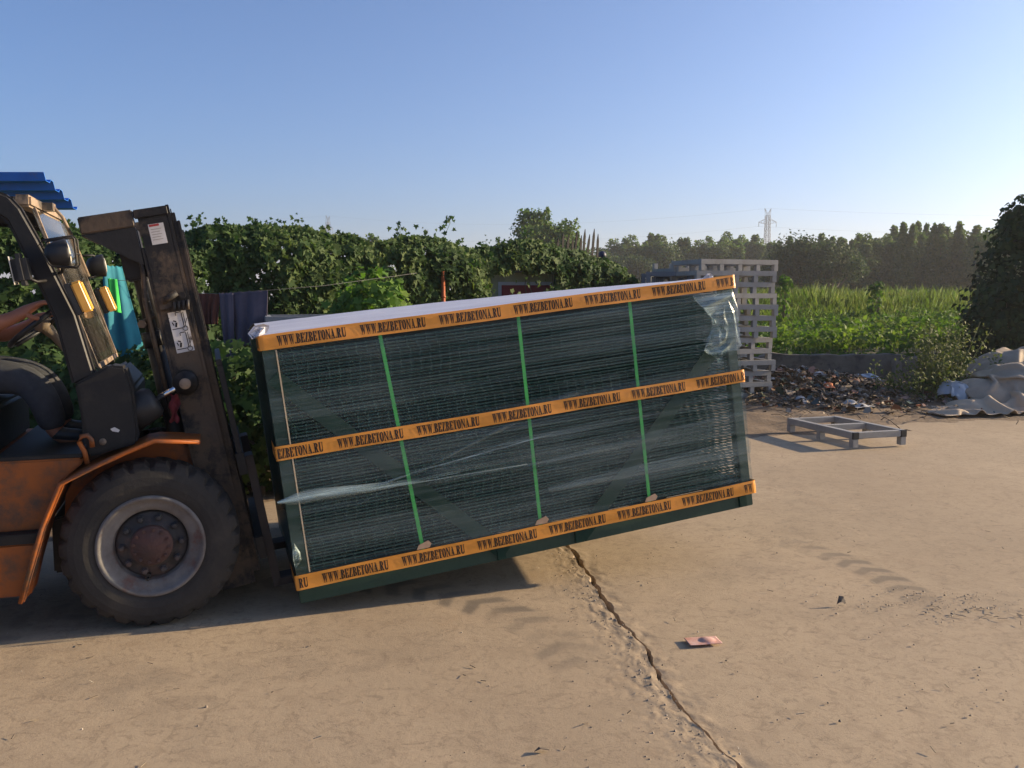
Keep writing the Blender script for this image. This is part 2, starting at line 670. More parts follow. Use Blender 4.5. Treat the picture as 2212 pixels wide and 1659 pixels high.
# ------------------------------------------------------------------ the wrapped load of fence panels
L_, H_, D_ = 2.5, 1.285, 1.73
lx = Vector((0.94311319, 0.31096847, 0.11762705))
lz = Vector((-0.12414413, 0.00117357, 0.9922635))
ly = lz.cross(lx)
load = bpy.data.objects.new('fence_panel_load', None)
col.objects.link(load)
load.matrix_world = Matrix(((lx.x, ly.x, lz.x, -1.0065), (lx.y, ly.y, lz.y, 4.0871), (lx.z, ly.z, lz.z, .0639), (0, 0, 0, 1)))
tag(load, 'tilted film-wrapped stack of dark green mesh fence panels bound with orange tape', 'panel stack')

M_green = mat('green_powder_coat', (.006, .030, .020), (.009, .038, .025), scale=8, rough=.65, spec=.2, bump=.08, bscale=60)
M_frame = mat('green_frame_paint', (.007, .036, .021), (.010, .045, .027), scale=5, rough=.5, spec=.5, bump=.1, bscale=40)
M_wire = mat('green_wire_coat', (.011, .070, .050), (.015, .088, .064), scale=9, rough=.42, spec=.5)
M_strap = mat('green_strap', (.06, .46, .085), (.05, .39, .07), scale=12, rough=.4, spec=.5)
M_tape = mat('orange_tape', (.80, .32, .045), (.74, .285, .038), scale=5, rough=.38, spec=.5, bump=.25, bscale=9, stretch=(1, 1, 4))
M_ink = mat('black_ink', (.012, .010, .009), (.02, .016, .012), scale=20, rough=.5)
M_card = mat('cardboard', (.42, .27, .17), (.50, .34, .22), scale=14, rough=.85)
M_lit_edge = mat('post_edge_sunlight', (.62, .50, .32), (.52, .40, .25), scale=16, rough=.7)

# frame: bottom beams, corner posts, top rails, braces
for y0 in (0.0, D_ - .05):
    f = MB()
    f.box((0, y0, 0), (L_, y0 + .05, .128))
    f.build('bottom_beam', M_frame, load, bevel=.004)
for x0 in (0.0, L_ - .06):
    for y0 in (.004, D_ - .064):
        f = MB()
        f.box((x0, y0, .1285), (x0 + .058, y0 + .058, H_ - .022))
        f.build('corner_post', M_frame, load, bevel=.003)
for x0, wd in ((.001, .05), (.38, .10), (1.2, .10), (1.95, .10), (L_ - .051, .05)):  # the two narrow end beams are added to keep sun out underneath
    f = MB()
    f.box((x0, .0505, .012), (x0 + wd, D_ - .0505, .127 if wd < .06 else .10))
    f.build('cross_or_sun_stop_beam', M_frame, load, bevel=.003)
for (p, q) in (((.03, 1.09), (1.035, .03)), ((2.35, .90), (1.45, .03))):
    f = MB()
    f.bar((p[0], -.004, p[1]), (q[0], -.004, q[1]), .006, .078, up=(0, 0, 1))
    f.build('diagonal_brace', M_green, load, bevel=.001)
f = MB()
f.box((.062, .052, .1285), (L_ - .062, D_ - .066, .1335))
f.build('sun_stop_sheet', M_green, load)  # unseen sheet added to stop sun leaking through the mesh
f = MB()
f.box((.0600, -.0245, .15), (.0665, -.0215, 1.2125))
f.build('lit_post_edge', M_lit_edge, load)  # added strip that paints the sunlit edge of the corner post
for x0 in (.99, 1.42, 2.41):
    f = MB()
    f.box((x0, -.011, .004), (x0 + .045, -.0015, .070))
    f.build('brace_foot', M_green, load, bevel=.002)

# the panels, each lying flat: long wires and cross wires
pm = MB()
for yy in (.018, .030, .22, .235, .42, .435, .62, .80, .98, 1.18, 1.42, 1.66):
    pm.box((.07, yy - .0026, -.0026), (L_ - .065, yy + .0026, .0026))
xw = .088
while xw < L_ - .08:
    pm.box((xw - .0021, .010, .0027), (xw + .0021, D_ - .03, .0069))
    xw += .0495
wt = MB()                                                    # welded ends of the cross wires
xw = .088
while xw < L_ - .08:
    wt.box((xw - .0017, .0080, -.0046), (xw + .0017, .0098, .0068))
    xw += .0495
M_tip = mat('skylit_wire_end', (.048, .125, .105), (.038, .10, .085), scale=30, rough=.4, spec=.6)  # paler than the wire coat: sky light on the tips put into colour
me_panel = None
NP = 66
for i in range(NP):
    if me_panel is None:
        po = pm.build('fence_panel', M_wire, load)
        me_panel = po.data
        me_tip = tag(wt.build('wire_ends', M_tip, po), kind='stuff').data
    else:
        po = link('fence_panel', me_panel, None, load)
        tag(link('wire_ends', me_tip, None, po), kind='stuff')
    z = .142 + (1.198 - .142) * (i + .5) / NP
    po.location = (random.uniform(-.006, .006) + .010 * math.sin(i * .35), random.uniform(0, .010), z)
    po.rotation_euler = (0, random.uniform(-.0008, .0008), random.uniform(-.0012, .0012))


def top_bulge(x, y):
    """how far the wrapped top rises above the frame"""
    k = min(1.0, max(0.0, y / .35))
    side = .062 * (1 - min(1.0, max(0.0, x / L_)) ** 2.2) * k * (1 - .35 * max(0, (y - .6) / .9))
    return side


def ripple(x, z, s=0):
    return float((fbm(np.array(x * 3.1 + s), np.array(z * 40.0 + x * 5), 7 + s, 3) - .5))


# stretch film round the stack
def film_material(name, dens=1.0, cut=(.42, .74), ang=8.0, white=.62):
    m = bpy.data.materials.new(name)
    t, N, L = nodes_of(m)
    o = N['Material Output']
    b = N['Principled BSDF']
    b.inputs['Base Color'].default_value = (white * .78, white * .95, white * .93, 1)
    b.inputs['Roughness'].default_value = .22
    b.inputs['Specular IOR Level'].default_value = .8
    tc = N.new('ShaderNodeTexCoord')
    parts = []
    for (a_, sx, sz, sc, lo, hi, amt) in ((ang, .55, 34, 1.0, cut[0] + .06, cut[1] + .06, .20), (-4, 1.2, 120, 1.0, .54, .76, .10),
                                          (ang + 4, .28, 9, 1.0, .46, .66, .17), (0, 1.2, 1.6, 1.0, .42, .72, .09)):
        mp = N.new('ShaderNodeMapping')
        mp.inputs['Rotation'].default_value = (0, R(a_), 0)
        mp.inputs['Scale'].default_value = (sx, 1.5, sz)
        L.new(tc.outputs['Object'], mp.inputs['Vector'])
        n = N.new('ShaderNodeTexNoise')
        n.inputs['Scale'].default_value = sc
        n.inputs['Detail'].default_value = 4
        n.inputs['Roughness'].default_value = .62
        L.new(mp.outputs[0], n.inputs['Vector'])
        k = N.new('ShaderNodeMapRange')
        k.inputs['From Min'].default_value, k.inputs['From Max'].default_value = lo, hi
        k.inputs['To Max'].default_value = amt * dens
        L.new(n.outputs[0], k.inputs['Value'])
        parts.append((k.outputs[0], n.outputs[0]))
    acc = parts[0][0]
    for p_, _ in parts[1:]:
        ad = N.new('ShaderNodeMath')
        ad.operation = 'ADD'
        ad.use_clamp = True
        L.new(acc, ad.inputs[0])
        L.new(p_, ad.inputs[1])
        acc = ad.outputs[0]
    ad = N.new('ShaderNodeMath')
    ad.operation = 'ADD'
    ad.use_clamp = True
    ad.inputs[1].default_value = .012 * dens
    L.new(acc, ad.inputs[0])
    bp = N.new('ShaderNodeBump')
    bp.inputs['Strength'].default_value = .6
    bp.inputs['Distance'].default_value = .01
    L.new(parts[0][1], bp.inputs['Height'])
    L.new(bp.outputs[0], b.inputs['Normal'])
    tr = N.new('ShaderNodeBsdfTransparent')
    tr.inputs[0].default_value = (.93, .95, .95, 1)
    mx = N.new('ShaderNodeMixShader')
    L.new(ad.outputs[0], mx.inputs[0])
    L.new(tr.outputs[0], mx.inputs[1])
    L.new(b.outputs[0], mx.inputs[2])
    L.new(mx.outputs[0], o.inputs['Surface'])
    return m


M_film = film_material('stretch_film', .85, white=.46)
M_film2 = film_material('stretch_film_bunched', 1.7, (.36, .62), 3, .8)
M_topfilm = mat('white_top_film', (.56, .53, .55), (.68, .66, .68), scale=3, rough=.35, spec=.6, bump=.5, bscale=9, stretch=(.4, 4, 4))

nx, nz = 160, 70
P = np.zeros((nz, nx, 3))
for j in range(nz):
    for i in range(nx):
        x, z = L_ * i / (nx - 1), .13 + (1.262 - .13) * j / (nz - 1)
        q = ripple(x, z)
        P[j, i] = (x, -.0165 + .007 * q, z)
PL = P.copy()
link('stretch_film', grid_mesh('stretch_film', P), M_film, load)
for s in (0, 1):                                             # the two ends
    P = np.zeros((40, 30, 3))
    for j in range(40):
        for i in range(30):
            y, z = -.012 + (D_ + .02) * i / 29, .13 + (1.262 - .13) * j / 39
            P[j, i] = ((-.005 + .006 * ripple(y, z, 3)) if s == 0 else (L_ + .005 + .006 * ripple(y, z, 5)), y, z)
    link('end_film', grid_mesh('end_film', P), M_film, load)
P = np.zeros((26, 90, 3))
for j in range(26):
    for i in range(90):
        x, y = -.004 + (L_ + .008) * i / 89, -.010 + (D_ + .01) * j / 25
        P[j, i] = (x, y, H_ - .002 + top_bulge(x, y) + .008 * (ripple(x * .6, y * .5, 11)) * min(1, j / 3))
link('top_film', grid_mesh('top_film', P), M_topfilm, load)

# bunched film: a gathered rope that fans out over the face, and a torn crumpled patch
def film_band(name, top, bot, m, n=60, yo=-.021, amp=.006, rows=9, seed=0):
    P = np.zeros((rows, n, 3))
    for j in range(rows):
        for i in range(n):
            s_ = i / (n - 1)
            x = top[0][0] + (top[-1][0] - top[0][0]) * s_
            zt = np.interp(x, [p[0] for p in top], [p[1] for p in top])
            zb = np.interp(x, [p[0] for p in bot], [p[1] for p in bot])
            k = j / (rows - 1)
            P[j, i] = (x, yo - amp * math.sin(math.pi * k) * (.4 + vnoise(x * 9, k * 6 + seed, seed)) + .008 * ripple(x, k * .2, seed), zt * k + zb * (1 - k))
    return link(name, grid_mesh(name, P), m, load)


film_band('film_band', [(-.02, .515), (.12, .545), (.45, .50), (.62, .51), (1.1, .60), (1.7, .63), (2.5, .60)],
          [(-.02, .495), (.12, .475), (.45, .46), (.62, .455), (1.1, .44), (1.7, .43), (2.5, .42)], M_film, seed=2)
for q, (t0, b0, x1, z1) in enumerate(((.535, .500, 1.00, .505), (.528, .486, .85, .49), (.520, .478, .70, .478), (.512, .492, 1.35, .60), (.506, .482, 1.2, .47))):
    film_band('film_rope', [(-.035, .511), (.05, t0), (.15, t0 + .004), (.4, .495 + (t0 - .5) * .6), (.62, .492 + (z1 - .49) * .4), (x1, z1 + .003)],
              [(-.035, .503), (.05, b0), (.15, b0 + .002), (.4, .484 + (b0 - .49) * .8), (.62, .484 + (z1 - .49) * .4), (x1, z1 - .003)], M_film2, yo=-.023 - .0015 * q, amp=.009 + .004 * (q % 3), seed=4 + 11 * q)
film_band('film_band', [(.3, .42), (.9, .62), (1.6, .84), (1.75, .86)], [(.3, .41), (.9, .605), (1.6, .80), (1.75, .80)], M_film, yo=-.022, seed=6)
film_band('film_band', [(.9, .44), (1.7, .50), (2.505, .545)], [(.9, .42), (1.7, .455), (2.505, .515)], M_film, yo=-.0225, amp=.008, seed=8)
film_band('film_band', [(1.3, .33), (2.0, .36), (2.505, .40)], [(1.3, .30), (2.0, .29), (2.505, .30)], M_film, yo=-.0215, amp=.006, seed=9)


def crumple(name, outline, m, yo, amp, seed, n=26):
    """crumpled film: fan of a closed outline in the x-z plane, folded hard"""
    r_ = random.Random(seed)
    cx_ = sum(p[0] for p in outline) / len(outline)
    cz_ = sum(p[1] for p in outline) / len(outline)
    rings = 7
    vs, fs = [], []
    k = len(outline)
    for q in range(1, rings + 1):
        s_ = q / rings
        for (x, z) in outline:
            vs.append((cx_ + (x - cx_) * s_ + r_.uniform(-.006, .006), yo - abs(r_.gauss(0, amp)), cz_ + (z - cz_) * s_ + r_.uniform(-.006, .006)))
    vs.append((cx_, yo, cz_))
    for q in range(rings - 1):
        for i in range(k):
            i2 = (i + 1) % k
            fs.append((q * k + i, q * k + i2, (q + 1) * k + i2, (q + 1) * k + i))
    for i in range(k):
        fs.append((len(vs) - 1, (i + 1) % k, i))
    return MB().add(vs, fs).build(name, m, load)


crumple('torn_film', [(2.24, 1.205), (2.36, 1.21), (2.49, 1.21), (2.505, 1.1), (2.51, 1.0), (2.5, .9), (2.44, .86), (2.36, .865), (2.30, .88),
                      (2.27, .90), (2.30, .96), (2.34, 1.02), (2.32, 1.08), (2.28, 1.15)], M_film2, -.026, .012, 3)
crumple('film_flap', [(2.27, .905), (2.32, .885), (2.42, .895), (2.38, .87), (2.36, .83), (2.345, .80), (2.34, .85), (2.30, .88)], M_film2, -.036, .014, 5)
crumple('film_ear', [(-.05, 1.30), (-.02, 1.335), (.02, 1.34), (.05, 1.325), (.03, 1.30), (0, 1.285), (-.03, 1.275)], M_topfilm, -.012, .016, 8)
crumple('film_ear', [(2.33, 1.29), (2.36, 1.312), (2.39, 1.305), (2.40, 1.29), (2.37, 1.283)], M_topfilm, .012, .01, 9)
crumple('film_ear', [(.005, .175), (.03, .22), (.035, .25), (.012, .30), (.0, .27), (-.004, .22)], M_film2, -.022, .008, 12)

# straps over the stack
for (xt, xb) in ((.548, .617), (1.257, 1.238), (1.877, 1.863)):
    s_ = MB()
    pts = [(xb, -.0125, .13), (xt, -.0125, H_ - .006)]
    for a, b_ in zip(pts[:-1], pts[1:]):
        upv = (0, 1, 0) if a[1] == b_[1] else (0, 0, 1)
        s_.bar(a, b_, .0180, .0016, up=upv)
    s_.build('strap', M_strap, load)
    c_ = MB()
    c_.add([(xb - .035, -.030, .150), (xb - .022, -.031, .172), (xb + .028, -.032, .186), (xb + .042, -.031, .168), (xb + .030, -.030, .150)], [(0, 1, 2, 3, 4)])
    c_.add([(xb - .035, -.028, .150), (xb - .022, -.0285, .172), (xb + .028, -.0285, .186), (xb + .042, -.0285, .168), (xb + .030, -.028, .150)], [(4, 3, 2, 1, 0)])
    c_.build('edge_protector', M_card, load)


# lettered tape ------------------------------------------------------------
def ring(cx_, cz_, ax, az, bx, bz, t0, t1, n=10):
    """piece of an elliptic ring, as quads"""
    q = []
    for i in range(n):
        a, b = t0 + (t1 - t0) * i / n, t0 + (t1 - t0) * (i + 1) / n
        q.append([(cx_ + ax * math.cos(a), cz_ + az * math.sin(a)), (cx_ + ax * math.cos(b), cz_ + az * math.sin(b)),
                  (cx_ + bx * math.cos(b), cz_ + bz * math.sin(b)), (cx_ + bx * math.cos(a), cz_ + bz * math.sin(a))])
    return q


def rc(x0, z0, x1, z1):
    return [(x0, z0), (x1, z0), (x1, z1), (x0, z1)]


PI = math.pi
GL = {
    'W': (.60, [[(.03, 1), (.17, 1), (.245, 0), (.19, 0)], [(.19, 0), (.245, 0), (.33, 1), (.285, 1)],
                [(.24, 1), (.38, 1), (.45, 0), (.40, 0)], [(.40, 0), (.45, 0), (.565, 1), (.52, 1)],
                rc(0, .93, .22, 1), rc(.25, .93, .40, 1), rc(.46, .93, .60, 1)]),
    'B': (.44, [rc(.05, 0, .19, 1), rc(0, .94, .2, 1), rc(0, 0, .2, .06)]
          + ring(.2, .755, .20, .245, .07, .18, -PI / 2, PI / 2) + ring(.2, .255, .24, .255, .10, .19, -PI / 2, PI / 2)),
    'E': (.42, [rc(.05, 0, .19, 1), rc(0, .94, .38, 1), rc(0, 0, .40, .06), [(.33, .72), (.385, .72), (.385, .95), (.28, .95)],
                [(.28, .05), (.405, .05), (.405, .30), (.35, .30)], rc(.19, .47, .29, .53), rc(.265, .38, .305, .62)]),
    'Z': (.40, [[(0, 0), (.16, 0), (.38, 1), (.22, 1)], rc(.02, .94, .38, 1), rc(0, 0, .38, .06), rc(.02, .72, .06, 1), rc(.34, 0, .38, .28)]),
    'T': (.44, [rc(.15, 0, .29, 1), rc(0, .94, .44, 1), rc(.08, 0, .36, .06), rc(0, .70, .045, 1), rc(.395, .70, .44, 1)]),
    'O': (.44, ring(.22, .5, .22, .515, .075, .44, 0, 2 * PI, 20)),
    'N': (.52, [rc(.06, 0, .11, 1), rc(.41, 0, .46, 1), [(.04, 1), (.19, 1), (.46, 0), (.36, 0)], rc(0, .94, .16, 1), rc(.34, .94, .52, 1), rc(0, 0, .17, .06)]),
    'A': (.48, [[(.06, 0), (.11, 0), (.25, 1), (.20, 1)], [(.17, 1), (.28, 1), (.43, 0), (.28, 0)], rc(.13, .28, .31, .35), rc(0, 0, .17, .06), rc(.24, 0, .48, .06)]),
    'R': (.48, [rc(.05, 0, .19, 1), rc(0, .94, .2, 1), rc(0, 0, .24, .06)] + ring(.2, .74, .22, .26, .08, .19, -PI / 2, PI / 2)
          + [[(.20, .5), (.32, .5), (.44, .02), (.30, .02)], rc(.30, 0, .48, .06)]),
    'U': (.48, [rc(.05, .2, .19, 1), rc(.39, .2, .44, 1), rc(0, .94, .24, 1), rc(.34, .94, .48, 1)] + ring(.245, .22, .195, .235, .055, .16, PI, 2 * PI, 12)),
    '.': (.15, [rc(.02, 0, .14, .13)]),
}


def tape_y(x, z):
    return -.0305 - .005 * ripple(x * .8, z * .5, 13) - .0015 * math.sin(x * 9 + z * 40)


def wrap(x, z, off):
    """tape goes round the corners of the stack"""
    if x < -.002:
        return (-.010 - off, -.026 + (-.002 - x), z)
    if x > L_ + .006:
        return (L_ + .0095 + off, -.026 + (x - L_ - .006), z)
    return (x, tape_y(x, z) - off, z)


PHRASE = 'WWW.BEZBETONA.RU'
for (z0, z1, start, zt) in ((1.216, H_ + .002, .073 - .386, 1.229), (.699, .767, .277 - .386, .7085), (.074, .146, .116 - .386, .0855)):
    rows, n = 6, 190
    P = np.zeros((rows, n, 3))
    xs = np.concatenate([np.linspace(-.30, -.004, 20), np.linspace(-.0019, L_ + .0055, n - 40), np.linspace(L_ + .008, L_ + .30, 20)])
    for j in range(rows):
        for i in range(n):
            z = z0 + (z1 - z0) * j / (rows - 1)
            P[j, i] = wrap(xs[i], z + .0015 * math.sin(xs[i] * 5), 0)
    tape = link('printed_tape', grid_mesh('printed_tape', P), M_tape, load)
    lt = MB()
    hgt = .046
    total = sum(GL[c][0] for c in PHRASE) + .045 * (len(PHRASE) - 1)
    sx = .317 / total
    for rep in range(8):
        x = start + rep * .386
        for c in PHRASE:
            wd, polys = GL[c]
            mid = x + wd * sx / 2
            if -.26 < mid < L_ + .26 and not (-.012 < x < -.002) and not (x < -.002 < x + wd * sx) and not (x < L_ + .006 < x + wd * sx):
                for k, poly in enumerate(polys):
                    vs = []
                    xm = sum(p_[0] for p_ in poly) / len(poly)
                    for (px, pz) in poly:
                        px = px + (.013 if px > xm else -.013)
                        X_ = x + px * sx
                        vs.append(wrap(X_, zt + pz * hgt + .0015 * math.sin(X_ * 5), .0024 + .00004 * k))
                    lt.add(vs, [tuple(range(len(vs)))])
            x += (wd + .045) * sx
    lt.build('lettering', M_ink, tape)

# ------------------------------------------------------------------ the forklift
YAW = .3185
fork = empty('forklift', (-1.0065 - .31 * .09, 4.0871 + .95 * .09, 0), YAW + .01)
tag(fork, 'dusty orange and black forklift carrying the wrapped panel stack', 'forklift')
M_org = mat('worn_orange_paint', (.37, .098, .013), (.28, .074, .013), scale=3, rough=.55, bump=.15, bscale=30,
            c3=(.085, .050, .032), scale3=5, lo3=.48, hi3=.66)
M_blk = mat('black_steel', (.009, .0085, .0085), (.016, .014, .013), scale=6, rough=.55, bump=.15, bscale=40, c3=(.040, .031, .024), scale3=7, lo3=.56, hi3=.74)
M_mast = mat('dusty_mast_steel', (.105, .070, .042), (.052, .037, .026), scale=3.5, rough=.62, bump=.2, bscale=30,
             c3=(.012, .010, .0095), scale3=4.5, lo3=.47, hi3=.56)
M_rub = mat('tyre_rubber', (.024, .021, .019), (.038, .033, .028), scale=4, rough=.85, bump=.25, bscale=50, c3=(.052, .043, .035), scale3=6, lo3=.5, hi3=.7)
M_rim = mat('dirty_white_rim', (.19, .172, .158), (.115, .10, .09), scale=8, rough=.85, bump=.3, bscale=40, c3=(.13, .07, .055), scale3=9, lo3=.55, hi3=.68)
M_hub = mat('rusty_hub', (.10, .045, .035), (.06, .035, .03), scale=10, rough=.75, bump=.4, bscale=50)
M_dark = mat('dark_disc', (.022, .021, .022), (.055, .05, .05), scale=8, rough=.6, c3=(.09, .06, .05), scale3=10)
M_chr = mat('chrome_rod', (.75, .76, .78), (.7, .7, .7), rough=.12, metal=1.0)
M_plast = mat('black_plastic', (.018, .018, .020), (.03, .03, .03), scale=8, rough=.5)
M_dust = mat('dusty_brown_sheet', (.30, .22, .15), (.20, .145, .10), scale=5, rough=.8, bump=.3, bscale=30, c3=(.06, .05, .04), scale3=6)
M_yel = mat('amber_lens', (.78, .40, .07), (.70, .34, .05), scale=9, rough=.35, spec=.6)
M_white = mat('white_decal', (.68, .64, .60), (.56, .52, .48), scale=14, rough=.6, c3=(.16, .12, .09), scale3=11, lo3=.60, hi3=.66)
M_red = mat('red_print', (.42, .04, .035), (.36, .04, .04), scale=10, rough=.6)
M_seat = mat('seat_vinyl', (.02, .02, .022), (.03, .03, .032), scale=12, rough=.5)


def glass_mat(name, fac=.18, dirt=(.45, .40, .34)):
    m = bpy.data.materials.new(name)
    t, N, L = nodes_of(m)
    o = N['Material Output']
    N.remove(N['Principled BSDF'])
    tr = N.new('ShaderNodeBsdfTransparent')
    tr.inputs[0].default_value = (.90, .93, .93, 1)
    gl = N.new('ShaderNodeBsdfGlossy')
    gl.inputs['Roughness'].default_value = .06
    gl.inputs[0].default_value = (.9, .9, .9, 1)
    fr = N.new('ShaderNodeFresnel')
    fr.inputs[0].default_value = 1.45
    m1 = N.new('ShaderNodeMixShader')
    L.new(fr.outputs[0], m1.inputs[0])
    L.new(tr.outputs[0], m1.inputs[1])
    L.new(gl.outputs[0], m1.inputs[2])
    df = N.new('ShaderNodeBsdfDiffuse')
    df.inputs[0].default_value = (*dirt, 1)
    tc = N.new('ShaderNodeTexCoord')
    nz = N.new('ShaderNodeTexNoise')
    nz.inputs['Scale'].default_value = 1.6
    nz.inputs['Detail'].default_value = 2
    L.new(tc.outputs['Object'], nz.inputs['Vector'])
    k = N.new('ShaderNodeMapRange')
    k.inputs['From Min'].default_value, k.inputs['From Max'].default_value = .35, .75
    k.inputs['To Min'].default_value, k.inputs['To Max'].default_value = fac * .4, fac * 2
    L.new(nz.outputs[0], k.inputs['Value'])
    m2 = N.new('ShaderNodeMixShader')
    L.new(k.outputs[0], m2.inputs[0])
    L.new(m1.outputs[0], m2.inputs[1])
    L.new(df.outputs[0], m2.inputs[2])
    L.new(m2.outputs[0], o.inputs['Surface'])
    return m


M_glass = glass_mat('dusty_glass', .05)

# wheels
def make_wheel(R_=.372, W=.225):
    seg = 104
    t = MB()
    prof = [(.225, .012), (.245, .004), (.27, .0), (.305, .002), (.330, .010), (.348, .022), (.362, .036), (.370, .060),
            (.372, .10), (.372, W - .10), (.370, W - .06), (.362, W - .036), (.348, W - .022), (.30, W), (.225, W - .01)]

    def rf(r, i, k):
        g_ = (k % 4 == 0)
        if 6 <= i <= 11 and g_ and i not in (8, 9):
            return r - .020
        if i in (5, 12) and g_:
            return r - .012
        if i in (8, 9) and (k + 2) % 4 == 0:
            return r - .008
        return r
    t.lathe(prof, seg, rfun=rf, smooth=False)
    wheel = t.build('wheel', M_rub)
    r_ = MB()
    r_.lathe([(.2255, .014), (.222, .004), (.212, .001), (.205, .010), (.198, .022), (.178, .030), (.158, .036), (.154, .052), (.150, .075),
              (.10, .080), (.0, .080)], 64)
    r_.lathe([(.2255, W - .012), (.19, W - .02), (.15, W - .05), (.0, W - .05)], 40)
    r_.build('rim', M_rim, wheel)
    d = MB()
    d.lathe([(.1495, .0745), (.146, .064), (.138, .060), (.112, .058), (.100, .050), (.092, .046), (.0, .046)], 48)
    d.build('wheel_disc', M_dark, wheel)
    h = MB()
    h.lathe([(.088, .0455), (.087, .022), (.080, .016), (.055, .014), (.05, .010), (.0, .010)], 40)
    for k in range(12):
        a = 2 * PI * k / 12
        M = Matrix.Translation((.073 * math.cos(a), .0, .073 * math.sin(a)))
        h.lathe([(.0075, .017), (.0075, .009), (.0, .008)], 6, M, smooth=False)
    h.build('hub', M_hub, wheel)
    for k in range(10):
        a = 2 * PI * (k + .3) / 10
        M = Matrix.Translation((.122 * math.cos(a), .0, .122 * math.sin(a)))
        nn = MB()
        nn.lathe([(.017, .0585), (.017, .050), (.013, .048), (.013, .032), (.008, .028), (.0, .028)], 6, M, smooth=False)
        nn.build('wheel_nut', M_dark, wheel)
    v = MB()
    v.box((-.011, .030, -.150), (.011, .0575, -.128))
    v.tube([(0, .03, -.142), (0, .012, -.150)], .005, 8)
    v.build('valve', M_blk, wheel)
    return wheel


wheel = make_wheel()
wheel.parent = fork
wheel.scale = (1.05, 1.0, 1.05)
wheel.location = (-.652, -.034, .387)
wheel.rotation_euler = (0, R(8), 0)
w2 = copy_tree(wheel, fork)
w2.location = (-.652, 1.175, .387)
w2.rotation_euler = (0, R(31), PI)
for y_, rz in ((.06, 0), (1.085, PI)):
    w3 = copy_tree(wheel, fork)
    w3.location = (-2.32, y_, .290)
    w3.scale = (.78, .85, .78)
    w3.rotation_euler = (0, R(50), rz)

# body
b = MB()
b.prism([(-1.155, .205), (-1.095, .44), (-1.62, .44), (-1.62, .205)], .0, .16)
b.build('step_box', M_org, fork, bevel=.008)
b = MB()
b.prism([(-1.098, .441), (-1.085, .486), (-1.60, .486), (-1.60, .441)], -.012, .15)
b.build('step_plate', M_blk, fork, bevel=.004)
b = MB()
b.prism([(-1.09, .487), (-1.015, .70), (-.93, .775), (-.93, .80), (-1.90, .80), (-1.90, .487)], .05, 1.12)
b.build('side_body', M_org, fork, bevel=.008)
b = MB()
b.prism([(-1.90, .25), (-1.90, 1.02), (-2.2, 1.10), (-2.62, 1.05), (-2.78, .80), (-2.74, .28), (-2.60, .20), (-2.52, .40), (-2.32, .52), (-2.12, .40), (-2.05, .25)], .06, 1.11)
b.build('counterweight', M_org, fork, bevel=.03, seg=3)
b = MB()
b.prism([(-1.30, .801), (-1.30, 1.02), (-1.86, 1.03), (-1.89, .801)], .14, 1.03)
b.build('engine_hood', M_blk, fork, bevel=.02, seg=3)
b = MB()
b.box((-1.28, .06, .8005), (-.93, 1.11, .818))
b.build('floor_plate', M_blk, fork, bevel=.003)
b = MB()
b.prism([(-1.06, .22), (-.40, .22), (-.36, .60), (-.42, .78), (-.62, .84), (-.93, .79), (-1.03, .60)], .235, .25)
b.build('inner_fender', M_org, fork)
b = MB()
b.prism([(-1.10, .22), (-.42, .24), (-.42, .50), (-.60, .60), (-1.10, .48)], .26, .90)
b.build('chassis', M_blk, fork, bevel=.01)
b = MB()
b.tube([(-.65, .05, .37), (-.65, 1.1, .37)], .075, 14)
b.build('axle', M_blk, fork)
for y0, y1 in ((-.045, .233), (.92, 1.195)):
    b = MB()
    b.strip([(-.425, .862), (-.61, .876), (-.66, .868), (-.79, .808), (-.95, .742), (-1.005, .705), (-1.085, .52), (-1.185, .195)], -.012, y0, y1)
    ln = [(-.43, .866), (-.62, .880), (-.80, .812), (-1.01, .710), (-1.09, .52), (-1.19, .195)]
    b.tube([(x, y0 if y0 < 0 else y1, z - .006) for x, z in ln], .010, 8)
    b.build('fender', M_org if y0 < 0 else M_org, fork)
b = MB()
b.tube([(-.905, .03, .775), (-.915, .03, .83), (-.935, .03, .875), (-.925, .03, .90), (-.90, .03, .905), (-.885, .03, .885), (-.882, .03, .85)], .011, 8)
b.build('grab_handle', M_org, fork)

# cowl and dashboard
b = MB()
b.prism([(-.905, .80), (-.70, .85), (-.69, .90), (-.705, 1.10), (-.735, 1.205), (-.80, 1.215), (-.945, 1.135)], .055, .19)
b.build('pillar_foot', M_blk, fork, bevel=.012)
b = MB()
b.prism([(-.94, .819), (-.72, .86), (-.72, 1.08), (-.80, 1.17), (-.95, 1.09)], .195, 1.04)
b.build('dashboard', M_plast, fork, bevel=.015)
b = MB()
b.lathe([(.0, .049), (.016, .049), (.016, .056)], 12, Matrix.Translation((-.842, 0, .868)))
b.build('bolt', M_dust, fork)
b = MB()
b.add([(-.808, .0535, .925), (-.79, .0535, .932), (-.768, .0535, .918), (-.775, .0535, .908), (-.80, .0535, .914)], [(0, 1, 2, 3, 4)])
b.build('paint_mark', M_white, fork)

# overhead guard
def guard_pillar(y0, y1):
    b = MB()
    b.prism([(-.958, 1.12), (-.86, 1.165), (-.925, 1.44), (-1.06, 1.768), (-1.125, 1.905), (-1.165, 1.955), (-1.215, 1.975), (-1.55, 1.985),
             (-2.10, 1.975), (-2.10, 1.90), (-1.55, 1.895), (-1.23, 1.875), (-1.185, 1.845), (-1.16, 1.79), (-1.02, 1.43)], y0, y1)
    b.prism([(-2.10, 1.975), (-2.02, 1.9), (-1.86, 1.02), (-1.93, 1.02), (-2.10, 1.86)], y0 + .004, y1 - .004)
    return b.build('guard_pillar', M_blk, fork, bevel=.014, seg=3)


